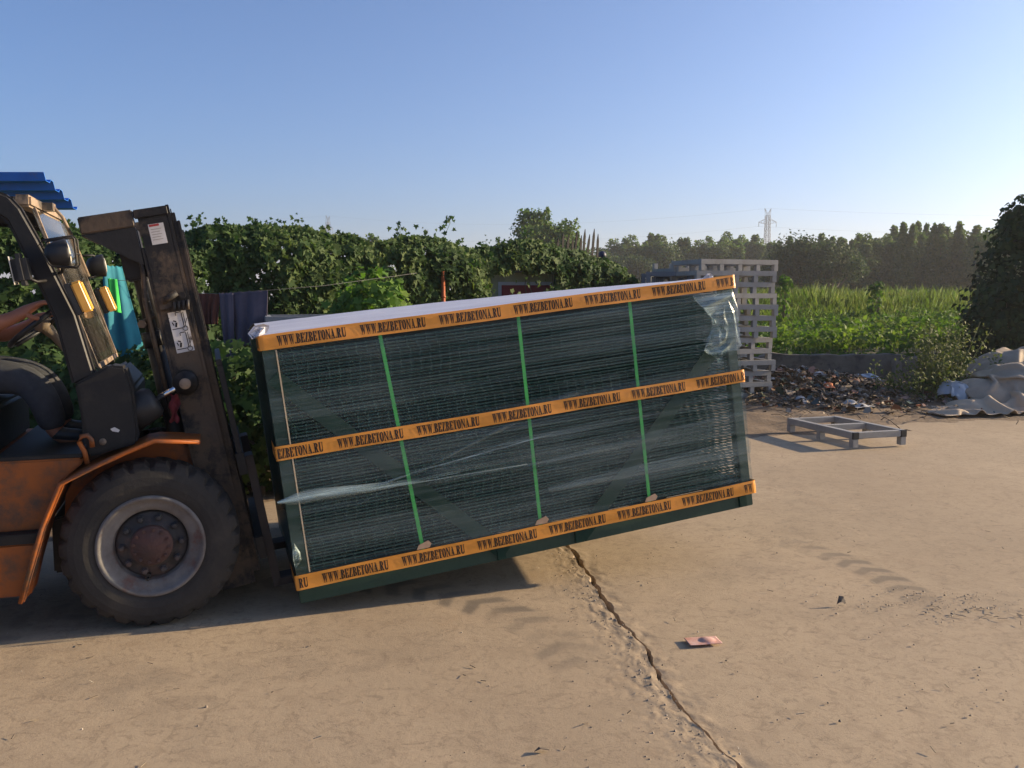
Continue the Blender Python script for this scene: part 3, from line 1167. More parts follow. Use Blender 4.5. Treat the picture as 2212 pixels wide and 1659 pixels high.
guard_pillar(.075, .145)
guard_pillar(1.025, 1.095)
b = MB()
b.box((-1.165, .146, 1.915), (-1.095, 1.024, 1.968))
b.build('roof_front_beam', M_dust, fork, bevel=.01)
for k in range(8):
    b = MB()
    y_ = .22 + k * .105
    b.box((-2.08, y_, 1.945), (-1.166, y_ + .05, 1.965))
    b.build('roof_bar', M_blk, fork, bevel=.004)
b = MB()
b.prism([(-.866, 1.20), (-.861, 1.202), (-1.088, 1.905), (-1.093, 1.903)], .146, 1.024)
b.build('windshield', M_glass, fork)
b = MB()
for (p, q) in (((-.857, .15, 1.20), (-1.082, .15, 1.91)), ((-.857, 1.02, 1.20), (-1.082, 1.02, 1.91)), ((-.857, .15, 1.20), (-.857, 1.02, 1.20))):
    b.bar(p, q, .022, .010, up=(.9, 0, .3))
b.build('windshield_seal', M_dust, fork)
b = MB()
b.box((-1.094, .42, 1.925), (-1.05, .52, 1.960))
b.tube([(-1.06, .48, 1.95), (-1.02, .50, 1.90), (-.99, .53, 1.82), (-.93, .60, 1.62)], .008, 6)
b.build('wiper', M_dust, fork, bevel=.0)

# lamps, turn signals, mirror
def oriented(loc, lean):
    return Matrix.Translation(loc) @ Matrix.Rotation(-lean, 4, 'Y')


def headlight(loc, guard):
    b = MB()
    M = Matrix.Translation(loc) @ Matrix.Rotation(R(-78), 4, 'Z') @ Matrix.Rotation(R(8), 4, 'X')
    b.lathe([(.0, -.070), (.026, -.067), (.046, -.052), (.056, -.026), (.060, .0), (.062, .012), (.062, .022), (.056, .024)], 28, M)
    h = b.build('headlight', M_plast, fork)
    c_ = MB()
    c_.lathe([(.055, .023), (.036, .030), (.0, .034)], 28, M)
    c_.build('lens', M_lens, h)
    if guard:
        g_ = MB()
        x, y, z = loc
        for dy in (-.05, .05):
            g_.tube([(x - .085, y + dy, z + .030), (x - .065, y + dy, z + .055), (x + .045, y + dy, z + .075), (x + .055, y + dy, z + .062),
                     (x + .060, y + dy, z - .045), (x + .050, y + dy, z - .058), (x - .035, y + dy, z - .056), (x - .045, y + dy, z - .046)], .0045, 6, closed=True)
        g_.tube([(x + .058, y - .05, z + .0), (x + .062, y + .05, z + .0)], .004, 6)
        g_.tube([(x, y, z - .055), (x - .01, y + .05, z - .075), (x - .03, y + .10, z - .08)], .008, 6)
        g_.build('lamp_guard', M_blk, h)
    return h


M_lens = mat('lamp_glass', (.75, .70, .60), (.6, .55, .45), scale=10, rough=.15, spec=.9)
headlight((-.962, .015, 1.705), True)
headlight((-.935, 1.16, 1.688), False)
b = MB()
b.tube([(-1.02, 1.10, 1.74), (-.97, 1.14, 1.745), (-.94, 1.16, 1.73)], .007, 6)
b.tube([(-1.00, 1.10, 1.62), (-.96, 1.14, 1.63), (-.94, 1.16, 1.645)], .007, 6)
b.build('lamp_bracket', M_blk, fork)
for (x, y, z) in ((-.912, .040, 1.515), (-.915, 1.125, 1.50)):
    M = oriented((x, y, z), R(20))
    b = MB()
    b.box((-.004, -.040, -.072), (.040, .038, .068), M)
    b.build('turn_signal', M_yel, fork, bevel=.008, seg=3)
    b = MB()
    b.box((-.030, -.040, -.072), (-.0045, .040, .072), M)
    b.build('turn_signal_base', M_plast, fork, bevel=.004)
b = MB()
M = oriented((-1.118, -.01, 1.635), R(9))
b.box((-.030, -.055, -.068), (.030, .055, .068), M)
mr = b.build('mirror', M_plast, fork, bevel=.022, seg=4)
b = MB()
b.box((-.0335, -.046, -.060), (-.0305, .046, .060), M)
b.build('mirror_glass', M_lens, mr, bevel=.001)
b = MB()
b.tube([(-1.095, -.005, 1.60), (-1.07, .03, 1.585), (-1.04, .08, 1.59)], .007, 6)
b.build('mirror_arm', M_blk, mr)

# steering wheel, column, seat
SW = Vector((-1.135, .50, 1.395))
sn = Vector((-.62, 0, .785)).normalized()
su = Vector((.785, 0, .62)).normalized()
sv = Vector((0, 1, 0))
b = MB()
b.tube([SW + (su * math.cos(a) + sv * math.sin(a)) * .172 for a in np.linspace(0, 2 * PI, 40)[:-1]], .0135, 10, closed=True)
for a in (R(90), R(210), R(330)):
    b.tube([SW - sn * .03, SW - sn * .02 + (su * math.cos(a) + sv * math.sin(a)) * .165], .010, 8)
sw = b.build('steering_wheel', M_plast, fork)
b = MB()
Mh = Matrix.Translation(SW) @ sn.to_track_quat('Y', 'Z').to_matrix().to_4x4()
b.lathe([(.0, .005), (.036, .003), (.045, -.008), (.046, -.03), (.030, -.036), (.024, -.075), (.020, -.08), (.020, -.24)], 24, Mh)
b.build('steering_column', M_dust, sw)
for k, y_ in enumerate((.30, .36, .42)):
    b = MB()
    b.tube([(-.93 + .01 * k, y_ + .35, 1.10), (-1.0, y_ + .35, 1.20), (-1.03, y_ + .35, 1.28)], .007, 6)
    b.tube([(-1.028, y_ + .35, 1.275), (-1.036, y_ + .35, 1.30)], .016, 8)
    b.build('control_lever', M_blk, fork)
b = MB()
b.box((-1.82, .36, 1.031), (-1.36, .84, 1.10))
b.prism([(-1.84, 1.101), (-1.74, 1.101), (-1.80, 1.55), (-1.87, 1.55)], .38, .82)
b.build('seat', M_seat, fork, bevel=.03, seg=3)

# mast: local frame with b along the rail's depth and s up the rail
LEAN = R(10.5)
ma = Vector((-math.sin(LEAN), 0, math.cos(LEAN)))
mb_ = Vector((math.cos(LEAN), 0, math.sin(LEAN)))
P0 = Vector((-.200, 0, .10))
MM = Matrix(((mb_.x, 0, ma.x, P0.x), (0, 1, 0, 0), (mb_.z, 0, ma.z, P0.z), (0, 0, 0, 1)))
for side in (0, 1):
    def Y(a, b):
        return (a, b) if side == 0 else (1.14 - b, 1.14 - a)
    ch = MB()
    y0, y1 = Y(.20, .214)
    ch.box((-.135, y0, 0), (-.006, y1, 1.875), MM)
    y0, y1 = Y(.2005, .262)
    ch.box((-.0055, y0, 0), (.010, y1, 1.878), MM)
    ch.box((-.150, y0, 0), (-.1355, y1, 1.70), MM)
    orl = ch.build('outer_rail', M_mast, fork, bevel=.002)
    inn = MB()
    y0, y1 = Y(.222, .236)
    inn.box((-.10, y0, .05), (.030, y1, 1.84), MM)
    y0, y1 = Y(.2185, .285)
    inn.box((.0302, y0, .05), (.044, y1, 1.80), MM)
    inn.box((.012, y0, .05), (.0165, y1, 1.86), MM)
    inn.build('inner_rail', M_mast, fork, bevel=.002)
    cyl = MB()
    yc = Y(.33, .33)[0]
    cyl.tube([MM @ Vector((-.198, yc, .25)), MM @ Vector((-.198, yc, 1.30))], .040, 16)
    cyl.tube([MM @ Vector((-.198, yc, 1.24)), MM @ Vector((-.198, yc, 1.31))], .048, 16)
    cyl.tube([MM @ Vector((-.198, yc, 1.31)), MM @ Vector((-.198, yc, 1.80))], .026, 16)
    cyl.build('lift_cylinder', M_blk, fork)
    chn = MB()
    yc = Y(.31, .31)[0]
    for k in range(34):
        s_ = .35 + k * .04
        chn.box((-.03, yc - .012 - .004 * (k % 2), s_), (-.012, yc + .012 + .004 * (k % 2), s_ + .036), MM)
    chn.build('lift_chain', M_blk, fork)
    if side == 0:
        rail_near = orl
# top tie: bowed backwards between the rails
tie = MB()
tie.box((-.385, .19, 1.80), (-.152, .25, 1.878), MM)
tie.box((-.151, .188, 1.832), (.004, .199, 1.874), MM)
tie.box((-.39, .2505, 1.79), (-.31, .89, 1.876), MM)
tie.box((-.385, .891, 1.80), (-.152, .95, 1.878), MM)
tie.prism([(0, 0)] * 3, 0, 0) if False else None
tie.build('top_tie_beam', M_mast, fork, bevel=.012, seg=3)
hd = MB()
hd.box((-.252, .262, 1.56), (-.152, .42, 1.80), MM)
hd.build('cylinder_head', M_blk, fork, bevel=.01)
gus = MB()
gv = [MM @ Vector(p) for p in ((-.385, .20, 1.798), (-.153, .20, 1.798), (-.153, .20, 1.62), (-.21, .20, 1.66), (-.30, .20, 1.73))]
gv += [p + Vector((0, .02, 0)) for p in gv]
gus.add(gv, [(0, 1, 2, 3, 4), (9, 8, 7, 6, 5)] + [(i, (i + 1) % 5, (i + 1) % 5 + 5, i + 5) for i in range(5)])
gus.build('tie_gusset', M_blk, fork)
# hose clamp, bolts, brackets on the near rail
br = MB()
br.box((-.13, .170, 1.405), (-.01, .1995, 1.425), MM)
br.tube([MM @ Vector((-.020, .165, 1.455)), MM @ Vector((-.020, .199, 1.455))], .017, 6)
br.tube([MM @ Vector((-.115, .172, 1.44)), MM @ Vector((-.04, .172, 1.47))], .016, 8)
for k in range(4):
    br.tube([MM @ Vector((-.070 + .02 * k, .160, 1.385)), MM @ Vector((-.062 + .02 * k, .165, 1.43))], .009, 6)
br.tube([MM @ Vector((-.225, .20, 1.355)), MM @ Vector((-.225, .28, 1.355))], .020, 6)
br.tube([MM @ Vector((-.215, .24, 1.36)), MM @ Vector((-.165, .24, 1.385))], .014, 8)
br.tube([MM @ Vector((-.165, .215, 1.78)), MM @ Vector((-.165, .215, 1.60)), MM @ Vector((-.19, .215, 1.45)), MM @ Vector((-.19, .215, .9))], .011, 8)
br.build('hose_bracket', M_mast, fork)
# decals on the rail: flat print
def decal(b0, b1, s0, s1, y=.1985):
    d = MB()
    d.box((b0, y, s0), (b1, y + .0014, s1), MM)
    return d.build('decal', M_white, rail_near)


d1 = decal(-.098, -.030, 1.705, 1.80)
d2 = decal(-.103, -.022, 1.19, 1.385)
pr = MB()


def mark(b0, s0, b1, s1, wd, y=.1978, o=pr):
    p, q = MM @ Vector((b0, y, s0)), MM @ Vector((b1, y, s1))
    o.bar(p, q, .0006, wd, up=ma if abs(b1 - b0) > abs(s1 - s0) else mb_)


for s_ in (1.292, 1.195):
    k = s_ - 1.195
    mark(-.044, s_ + .012, -.044, s_ + .085, .004)
    mark(-.036, s_ + .012, -.036, s_ + .085, .003)
    mark(-.070, s_ + .088, -.044, s_ + .0882, .004)
    mark(-.070, s_ + .074, -.070, s_ + .088, .0035)
    mark(-.036, s_ + .03, -.024, s_ + .055, .003)
    mark(-.098, s_ + .012, -.052, s_ + .0122, .004)
    mark(-.080, s_ + .020, -.074, s_ + .042, .009)
    mark(-.074, s_ + .046, -.086, s_ + .052, .006)
    mark(-.088, s_ + .03, -.092, s_ + .045, .005)
    c = MM @ Vector((-.040, .1977, s_ + .008))
    pr.tube([c + Vector((math.cos(a) * .011, 0, math.sin(a) * .011)) for a in np.linspace(0, 2 * PI, 18)[:-1]], .0016, 6, closed=True)
pr.build('pictogram', M_ink, rail_near)
pr = MB()
mark(-.094, 1.793, -.050, 1.7935, .010, o=pr)
pr.build('decal_header', M_red, rail_near)
pr = MB()
for k in range(5):
    mark(-.090, 1.775 - .012 * k, -.045 - .006 * (k % 2), 1.7752 - .012 * k, .002, o=pr)
pr.build('decal_text', M_dust, rail_near)

# tilt cylinder
t1, t2 = Vector((-.74, .15, .965)), Vector((-.500, .15, 1.110))
dv = (t2 - t1).normalized()
b = MB()
b.tube([t1, t1 + dv * .12, t1 + dv * .145, t1 + dv * .150], [.085, .078, .062, .02], 20)
b.build('tilt_cylinder', M_plast, fork)
b = MB()
b.tube([t1 + dv * .149, t2], .014, 12)
b.build('tilt_rod', M_chr, fork)
b = MB()
b.lathe([(.0, .105), (.018, .105), (.018, .118), (.030, .118), (.030, .13), (.052, .135), (.060, .15), (.060, .199)], 28, Matrix.Translation((-.485, 0, 1.115)))
b.build('mast_trunnion', M_blk, fork)
b = MB()
b.lathe([(.0, .098), (.020, .098), (.026, .104)], 20, Matrix.Translation((-.485, 0, 1.115)))
b.build('trunnion_pin', M_dust, fork)
M_rag = mat('red_rag_cloth', (.16, .018, .022), (.11, .012, .016), scale=14, rough=.9)
b = MB()
vs = []
for j in range(9):
    for i in range(5):
        vs.append((-.555 + .045 * (i / 4) * (1 - .3 * j / 8) + .008 * math.sin(j * 1.3 + i), .12 + .012 * math.sin(i * 2.1 + j * .6), 1.07 - .13 * j / 8 - .012 * (i % 2)))
b.add(vs, [(j * 5 + i, j * 5 + i + 1, (j + 1) * 5 + i + 1, (j + 1) * 5 + i) for j in range(8) for i in range(4)], True)
b.build('tied_rag', M_rag, fork)

# carriage, load backrest and forks
b = MB()
for s_ in (.13, .56):
    b.box((.052, .12, s_), (.090, 1.02, s_ + .11), MM)
for y_ in (.30, .80):
    b.box((.046, y_, .10), (.0515, y_ + .05, .72), MM)
b.build('carriage', M_blk, fork, bevel=.004)
b = MB()
for y_ in (.12, .34, .57, .80, 1.00):
    b.box((.060, y_, .671), (.085, y_ + .025, 1.10), MM)
b.box((.060, .12, 1.101), (.085, 1.025, 1.13), MM)
b.build('load_backrest', M_blk, fork, bevel=.003)
M_forksteel = mat('fork_steel', (.055, .042, .034), (.035, .028, .025), scale=6, rough=.6, bump=.2, bscale=30)
FT = math.asin(.1176)
for y_ in (.16, .80):
    b = MB()
    b.box((.0905, y_, -.04), (.130, y_ + .12, .64), MM)
    p = MM @ Vector((.11, y_ + .06, -.02))
    b.bar(p, p + Vector((math.cos(FT), 0, math.sin(FT))) * 1.0, .12, .038, up=(0, 0, 1))
    b.build('fork', M_forksteel, fork, bevel=.004)
b = MB()
for k, (yy, bb) in enumerate(((.45, -.02), (.49, -.015), (.66, -.02))):
    b.tube([MM @ Vector((bb, yy, 1.7)), MM @ Vector((bb - .02, yy + .01, 1.2)), MM @ Vector((bb, yy, .7)), MM @ Vector((.04, yy, .45))], .012, 8)
b.build('hydraulic_hose', M_plast, fork)
b = MB()
b.box((-.155, .26, -.02), (-.02, .88, .06), MM)
b.box((-.150, .26, .93), (-.10, .88, 1.02), MM)
b.build('mast_crossmember', M_blk, fork, bevel=.005)

# ------------------------------------------------------------------ the driver
M_skin = mat('skin', (.42, .17, .10), (.36, .14, .08), scale=9, rough=.5, spec=.4, bump=.1, bscale=60)
M_trouser = mat('grey_trousers', (.045, .045, .050), (.06, .06, .065), scale=20, rough=.9, bump=.5, bscale=18)
M_shirt = mat('dark_shirt', (.05, .055, .07), (.07, .07, .085), scale=16, rough=.9, bump=.4, bscale=14)
M_hair = mat('black_hair', (.012, .010, .009), (.02, .017, .015), scale=40, rough=.6)
driver = empty('person', (0, 0, 0))
driver.matrix_world = Matrix.Translation(fork.location) @ Matrix.Rotation(YAW + .01, 4, 'Z')
tag(driver, 'person in grey trousers driving the forklift with one hand on the steering wheel', 'person')


def skin_mesh(name, verts, edges, m, parent, root=0, sub=2):
    """verts: (x, y, z, radius)"""
    bm = bmesh.new()
    lay = bm.verts.layers.skin.verify()
    vs = []
    for i, (x, y, z, r) in enumerate(verts):
        v = bm.verts.new((x, y, z))
        rr = r if isinstance(r, tuple) else (r, r)
        v[lay].radius = rr
        v[lay].use_root = (i == root)
        vs.append(v)
    for a, b in edges:
        bm.edges.new((vs[a], vs[b]))
    me = bpy.data.meshes.new(name)
    bm.to_mesh(me)
    bm.free()
    o = link(name, me, m, parent)
    sk = o.modifiers.new('Skin', 'SKIN')
    sk.use_smooth_shade = True
    ss = o.modifiers.new('Subdivision', 'SUBSURF')
    ss.levels = ss.render_levels = sub
    return o


def chain(V, E, start, pts):
    prev = start
    ids = []
    for p in pts:
        V.append(p)
        ids.append(len(V) - 1)
        if prev is not None:
            E.append((prev, len(V) - 1))
        prev = len(V) - 1
    return ids


V, E_ = [(-1.60, .60, 1.18, .13)], []
sp_ = chain(V, E_, 0, [(-1.62, .60, 1.32, .13), (-1.62, .60, 1.48, .135), (-1.61, .60, 1.60, .11), (-1.60, .60, 1.675, .055), (-1.585, .60, 1.73, .058),
                       (-1.565, .60, 1.80, .085), (-1.565, .60, 1.87, .082), (-1.57, .60, 1.915, .05)])
hand = Vector((-1.083, .345, 1.458))
ra = chain(V, E_, sp_[2], [(-1.60, .42, 1.575, .062), (-1.52, .385, 1.46, .048), (-1.43, .36, 1.36, .043), (-1.33, .352, 1.385, .041), (-1.235, .348, 1.418, .032),
                           (-1.185, .346, 1.448, (.030, .022)), (-1.145, .345, 1.474, (.040, .019)), (-1.115, .345, 1.488, (.043, .016))])
for k, (dy, ln) in enumerate(((-.033, .92), (-.011, 1.0), (.011, .97), (.033, .82))):   # four fingers closing over the rim
    chain(V, E_, ra[-1], [(-1.098, .345 + dy, 1.494, .0105), (-1.066, .345 + dy * 1.02, 1.490, .0098), (-1.048, .345 + dy * 1.02, 1.490 - .026 * ln, .009),
                          (-1.060, .345 + dy, 1.464 - .026 * ln, .008)])
chain(V, E_, ra[-3], [(-1.165, .322, 1.440, .013), (-1.140, .318, 1.422, .0115), (-1.112, .322, 1.418, .0095)])   # thumb under the rim
la = chain(V, E_, sp_[2], [(-1.60, .78, 1.575, .062), (-1.50, .83, 1.45, .048), (-1.40, .85, 1.32, .043), (-1.30, .80, 1.34, .040), (-1.22, .73, 1.38, .031),
                           (-1.17, .69, 1.41, (.036, .020)), (-1.135, .665, 1.425, (.040, .016))])
for dy in (-.03, -.01, .01, .03):
    chain(V, E_, la[-1], [(-1.118, .665 + dy, 1.43, .010), (-1.09, .655 + dy, 1.425, .0095), (-1.075, .652 + dy, 1.40, .0085)])
for s_, y_, kx in ((-1, .46, 0), (1, .74, .02)):
    chain(V, E_, 0, [(-1.57, .60 + s_ * .10, 1.13, .105), (-1.38, y_, 1.145, .080), (-1.20, y_ - .03 * s_ - .02, 1.135, .066), (-1.15, y_ - .04, 1.08, .062),
                     (-1.115, y_ - .03, .96, .052), (-1.09, y_ - .02, .87, .042), (-1.06, y_ - .02, .845, .040), (-.98, y_ - .02, .838, .030)])
skin_mesh('body', V, E_, M_skin, driver)
V, E_ = [(-1.60, .60, 1.18, .145)], []
for s_, y_ in ((-1, .46), (1, .74)):
    chain(V, E_, 0, [(-1.57, .60 + s_ * .10, 1.13, .118), (-1.38, y_, 1.145, .094), (-1.22, y_ - .02 - .03 * s_, 1.135, .084), (-1.145, y_ - .04, 1.07, .078),
                     (-1.108, y_ - .03, .96, .070), (-1.092, y_ - .02, .875, .066)])
skin_mesh('trousers', V, E_, M_trouser, driver)
for y_ in (.44, .72):
    V, E_ = [(-1.088, y_, .872, .050)], []
    chain(V, E_, 0, [(-1.075, y_, .857, (.048, .036)), (-1.00, y_, .850, (.050, .034)), (-.955, y_, .846, (.046, .028))])
    skin_mesh('shoe', V, E_, M_seat, driver)
V, E_ = [(-1.61, .60, 1.20, .152)], []
sp2 = chain(V, E_, 0, [(-1.62, .60, 1.34, .15), (-1.62, .60, 1.48, .152), (-1.61, .60, 1.60, .12), (-1.605, .60, 1.655, .068)])
chain(V, E_, sp2[1], [(-1.60, .42, 1.575, .078), (-1.55, .395, 1.50, .066)])
chain(V, E_, sp2[1], [(-1.60, .78, 1.575, .078), (-1.54, .81, 1.49, .066)])
skin_mesh('shirt', V, E_, M_shirt, driver)
b = MB()
Mh = Matrix.Translation((-1.575, .60, 1.865)) @ Matrix.Rotation(PI / 2, 4, 'X')
b.lathe([(.0, .085), (.05, .078), (.082, .045), (.093, .0), (.090, -.03)], 24, Mh)
b.build('hair', M_hair, driver)
b = MB()
b.add([(-1.478, .60, 1.805), (-1.482, .588, 1.79), (-1.482, .612, 1.79), (-1.458, .60, 1.785), (-1.48, .60, 1.778)], [(0, 1, 3), (0, 3, 2), (1, 4, 3), (2, 3, 4)])
for y_ in (.572, .628):
    b.lathe([(.0, .006), (.008, .004), (.011, 0)], 10, Matrix.Translation((-1.484, y_, 1.815)) @ Matrix.Rotation(-PI / 2, 4, 'Z'))
b.box((-1.484, .575, 1.755), (-1.479, .625, 1.761))
for y_ in (.510, .690):
    b.box((-1.58, y_ - .008, 1.79), (-1.55, y_ + .008, 1.85))
b.build('face', M_skin, driver)

# ------------------------------------------------------------------ steel pallets
M_galv = mat('grey_primer_steel', (.33, .315, .285), (.265, .25, .225), scale=4, rough=.55, spec=.4, bump=.12, bscale=40, c3=(.25, .225, .19), scale3=9, lo3=.55, hi3=.7)
M_galvd = mat('bluish_grey_steel', (.16, .18, .20), (.12, .135, .15), scale=4, rough=.55, spec=.4, bump=.12, bscale=40)
M_cap = mat('black_end_cap', (.012, .012, .012), (.02, .02, .02), scale=9, rough=.5)


def make_pallet(label, m=M_galv, caps=False, A=1.12, B=.64, Hh=.152, nx=3):
    root = empty('steel_pallet')
    tag(root, label, 'pallet')
    th, wd = .068, .066
    for s_ in (-1, 1):
        b = MB()
        y_ = s_ * (B / 2 - wd / 2)
        b.box((-A / 2, y_ - wd / 2, Hh - th), (A / 2, y_ + wd / 2, Hh))
        b.build('rail', m, root, bevel=.004)
    for x in np.linspace(-A / 2 + wd / 2, A / 2 - wd / 2, nx):
        x = float(x)
        b = MB()
        b.box((x - wd / 2, -B / 2 + wd + .0005, Hh - th + .003), (x + wd / 2, B / 2 - wd - .0005, Hh - .003))
        b.build('crossbar', m, root, bevel=.004)
        for s_ in (-1, 1):
            b = MB()
            y_ = s_ * (B / 2 - wd / 2)
            b.box((x - wd / 2 + .001, y_ - wd / 2 + .001, 0), (x + wd / 2 - .001, y_ + wd / 2 - .001, Hh - th - .0005))
            b.build('leg', m, root, bevel=.003)
    if caps:
        for s_ in (-1, 1):
            b = MB()
            y_ = s_ * (B / 2 - wd / 2)
            b.box((-A / 2 - .004, y_ - wd / 2 - .001, Hh - th - .001), (-A / 2 + .020, y_ + wd / 2 + .001, Hh + .001))
            b.build('end_cap', M_cap, root, bevel=.002)
    return root


p_ground = make_pallet('single grey steel pallet with black corner caps lying on the concrete', caps=True)
p_ground.location = (3.53, 9.32, .012)
p_ground.rotation_euler = (0, 0, R(107))
ORD = ['bottom', 'second', 'third', 'fourth', 'fifth', 'sixth', 'seventh', 'eighth', 'ninth', 'tenth', 'eleventh', 'twelfth', 'top']
proto = make_pallet('x', nx=5, A=1.22, B=.8)
protod = make_pallet('x', M_galvd, nx=4)
r_ = random.Random(11)
offs = [.0, -.005, -.01, .0, .005, .02, .025, .05, .06, .02, -.01, -.005, .0]
used = False


def stack(src, n, cx_, cy_, rz, names, group, cat_words, jit=.035, zbase=.02, offs=None, flip_top=False):
    for i in range(n):
        o = copy_tree(src)
        o.location = (cx_ + r_.uniform(-jit, jit) + (offs[i] if offs else 0), cy_ + r_.uniform(-jit, jit), zbase + i * .1525)
        o.rotation_euler = (0, 0, rz + r_.uniform(-.05, .05))
        if flip_top and i == n - 1:
            o.location.z += .152
            o.rotation_euler = (PI, 0, rz)
        if i == 0:
            which = 'bottom'
        elif i == n - 1:
            which = 'topmost'
        else:
            which = ORD[i] + ' from the bottom'
        o['label'] = cat_words % which
        o['group'] = group


stack(proto, 13, 2.93, 12.45, R(17.5), ORD, 'pallets of the tall stack', 'grey steel pallet, %s of the tall stack beside the rubbish heap', offs=offs)
stack(proto, 13, 2.85, 13.55, R(19), ORD, 'pallets of the rear stack', 'grey steel pallet, %s of the stack behind the tall one', flip_top=True)
stack(protod, 12, 2.42, 13.0, R(68), ORD, 'pallets of the dark stack', 'dark bluish steel pallet, %s of the crooked stack', jit=.06)
stack(protod, 12, 2.36, 14.25, R(80), ORD, 'pallets of the half hidden stack', 'dark steel pallet, %s of the half hidden stack nearest the vines', jit=.06)
for o in (proto, protod):
    for ch in list(o.children):
        bpy.data.objects.remove(ch)
    bpy.data.objects.remove(o)

# ------------------------------------------------------------------ vine hedge on its picket fence
M_vine = leaf_mat('vine_leaves', (.024, .052, .015), (.046, .086, .024), (.10, .135, .036), .28)
M_vine2 = leaf_mat('bright_vine_leaves', (.06, .13, .025), (.11, .20, .035), (.19, .26, .055), .38)  # brighter than the hedge; paints the front mound's stronger light into its leaves
M_bark = mat('grey_bark', (.11, .085, .06), (.16, .125, .09), scale=9, rough=.9, bump=.4)
M_stem = mat('green_stem', (.08, .12, .03), (.12, .13, .05), scale=9, rough=.7)
HA, HB = Vector((-7.2, 7.7, 0)), Vector((2.15, 14.55, 0))
HD = (HB - HA).normalized()
HN = Vector((HD.y, -HD.x, 0))                                   # towards the camera
SIL = [(-900, 470), (0, 485), (150, 492), (300, 520), (390, 508), (470, 500), (520, 492), (600, 494), (640, 490), (700, 505), (780, 527), (830, 512), (870, 514),
       (930, 520), (1000, 527), (1060, 536), (1110, 530), (1150, 525), (1200, 540), (1250, 556), (1300, 568), (1340, 592), (1365, 615), (1400, 640)]


def pix(p):
    c, s = math.cos(PITCH), math.sin(PITCH)
    q = Vector(p) - Vector((0, 0, EYE))
    z = q.y * c - q.z * s
    return 1106 + FPX * q.x / z, 829.5 - FPX * (q.z * c + q.y * s) / z


def hedge_top(s):
    p = HA + HD * s
    u = pix((p.x, p.y, 2.0))[0]
    v = float(np.interp(u, [q[0] for q in SIL], [q[1] for q in SIL]))
    return at(u, v, p.y).z


HL = (HB - HA).length
hs = np.linspace(0, HL, 120)
ht = np.array([hedge_top(s) for s in hs])
r9 = np.random.default_rng(19)
n = 88000
s_ = r9.uniform(0, HL, n)
top = np.interp(s_, hs, ht) + (fbm(s_ * 2.2, s_ * 0, 201, 3) - .5) * .22
zz = top - np.abs(r9.normal(0, 1, n)) ** 1.0 * .9
zz = np.where(zz < .05, r9.uniform(.05, 1, n) * top, zz)
# a rough, bulging face: depth of the surface in front of the fence varies in clumps
face = .18 + .42 * fbm(s_ * 1.3, zz * 1.6, 211, 4) + .20 * fbm(s_ * 4, zz * 4, 221, 2)
face *= np.clip((top - zz) / .35 + .35, 0, 1)
dep = face - np.abs(r9.normal(0, .10, n)) - (r9.random(n) < .18) * r9.uniform(0, .35, n)
# open patches where light shows through near the top
hole = (fbm(s_ * 9.0, zz * 11, 231, 2) > .70) & (zz > top - .75) & (zz < top - .12)
keep = ~hole
px_ = HA.x + HD.x * s_ + HN.x * dep
py_ = HA.y + HD.y * s_ + HN.y * dep
u_all = 1106 + FPX * px_ / (py_ * math.cos(PITCH) + .02)
# the plastered hut shows through between the leaves here
keep &= ~((u_all > 1058) & (u_all < 1200) & (zz < 1.80 + .12 * fbm(s_ * 4, zz * 0, 5, 2)) & (r9.random(n) < .985))
keep &= ~((u_all >= 1200) & (u_all < 1262) & (zz < 1.74) & (r9.random(n) < .5))
s_, zz, dep = s_[keep], zz[keep], dep[keep]
P = np.stack([HA.x + HD.x * s_ + HN.x * dep, HA.y + HD.y * s_ + HN.y * dep, zz], 1)
nr = r9.normal(size=P.shape) * .55 + np.array([HN.x, HN.y, .55])
sz = np.exp(r9.normal(-2.88, .32, len(P))).clip(.025, .12)
hedge = empty('vine_hedge', (HA.x, HA.y, 0))
tag(hedge, 'long dark green hedge of lobed climbing vines behind the forklift and load', 'hedge')
P -= np.array([HA.x, HA.y, 0])
o = link('foliage', leaves_mesh('hedge_foliage', P, nr, sz, LOBED, .8, r=r9), M_vine, hedge)
# shoots standing up above the hedge
sh = MB()
lp, ln_, ls = [], [], []
for (u, v, sc) in ((430, 470, .28), (478, 475, .25), (540, 476, .2), (860, 490, .3), (925, 498, .25), (968, 470, .42), (985, 520, .15), (1085, 520, .2), (1135, 505, .2),
                   (700, 490, .2), (640, 475, .16), (330, 500, .2), (40, 470, .2), (75, 465, .3), (150, 480, .2), (1050, 522, .15), (1190, 528, .15), (590, 480, .15)):
    # find the place along the hedge that is seen at u
    k = np.argmin(np.abs(1106 + FPX * (HA.x + HD.x * hs) / (HA.y + HD.y * hs) - u))
    p = HA + HD * hs[k]
    tip = at(u, v, p.y)
    base = Vector((p.x + r9.uniform(-.15, .15), p.y, ht[k] - .15))
    pts = [base, base.lerp(tip, .4) + Vector((r9.uniform(-.05, .05), 0, .02)), base.lerp(tip, .8) + Vector((r9.uniform(-.05, .05), 0, .03)), tip + Vector((0, 0, .01)),
           tip + Vector((r9.uniform(-.12, .12), 0, -.02))]
    sh.tube([q - HA for q in pts], [.005, .004, .003, .0025, .002], 5)
    for q in range(int(10 + 40 * sc)):
        t_ = r9.uniform(.05, 1)
        f_ = t_ * 4
        i_ = min(int(f_), 3)
        c = pts[i_].lerp(pts[i_ + 1], f_ - i_) - HA
        spread = .10 * (1 - t_) + .02
        lp.append(tuple(c + Vector((r9.normal(0, spread), r9.normal(0, spread), r9.normal(0, spread * .6)))))
        ln_.append((r9.normal(0, .5), -1, .6))
        ls.append(r9.uniform(.03, .075) * (1.25 - .6 * t_))
sh.build('shoots', M_stem, hedge)
link('shoot_leaves', leaves_mesh('shoot_leaves', np.array(lp), np.array(ln_), np.array(ls), LOBED, .5, r=r9), M_vine, hedge)
st = MB()
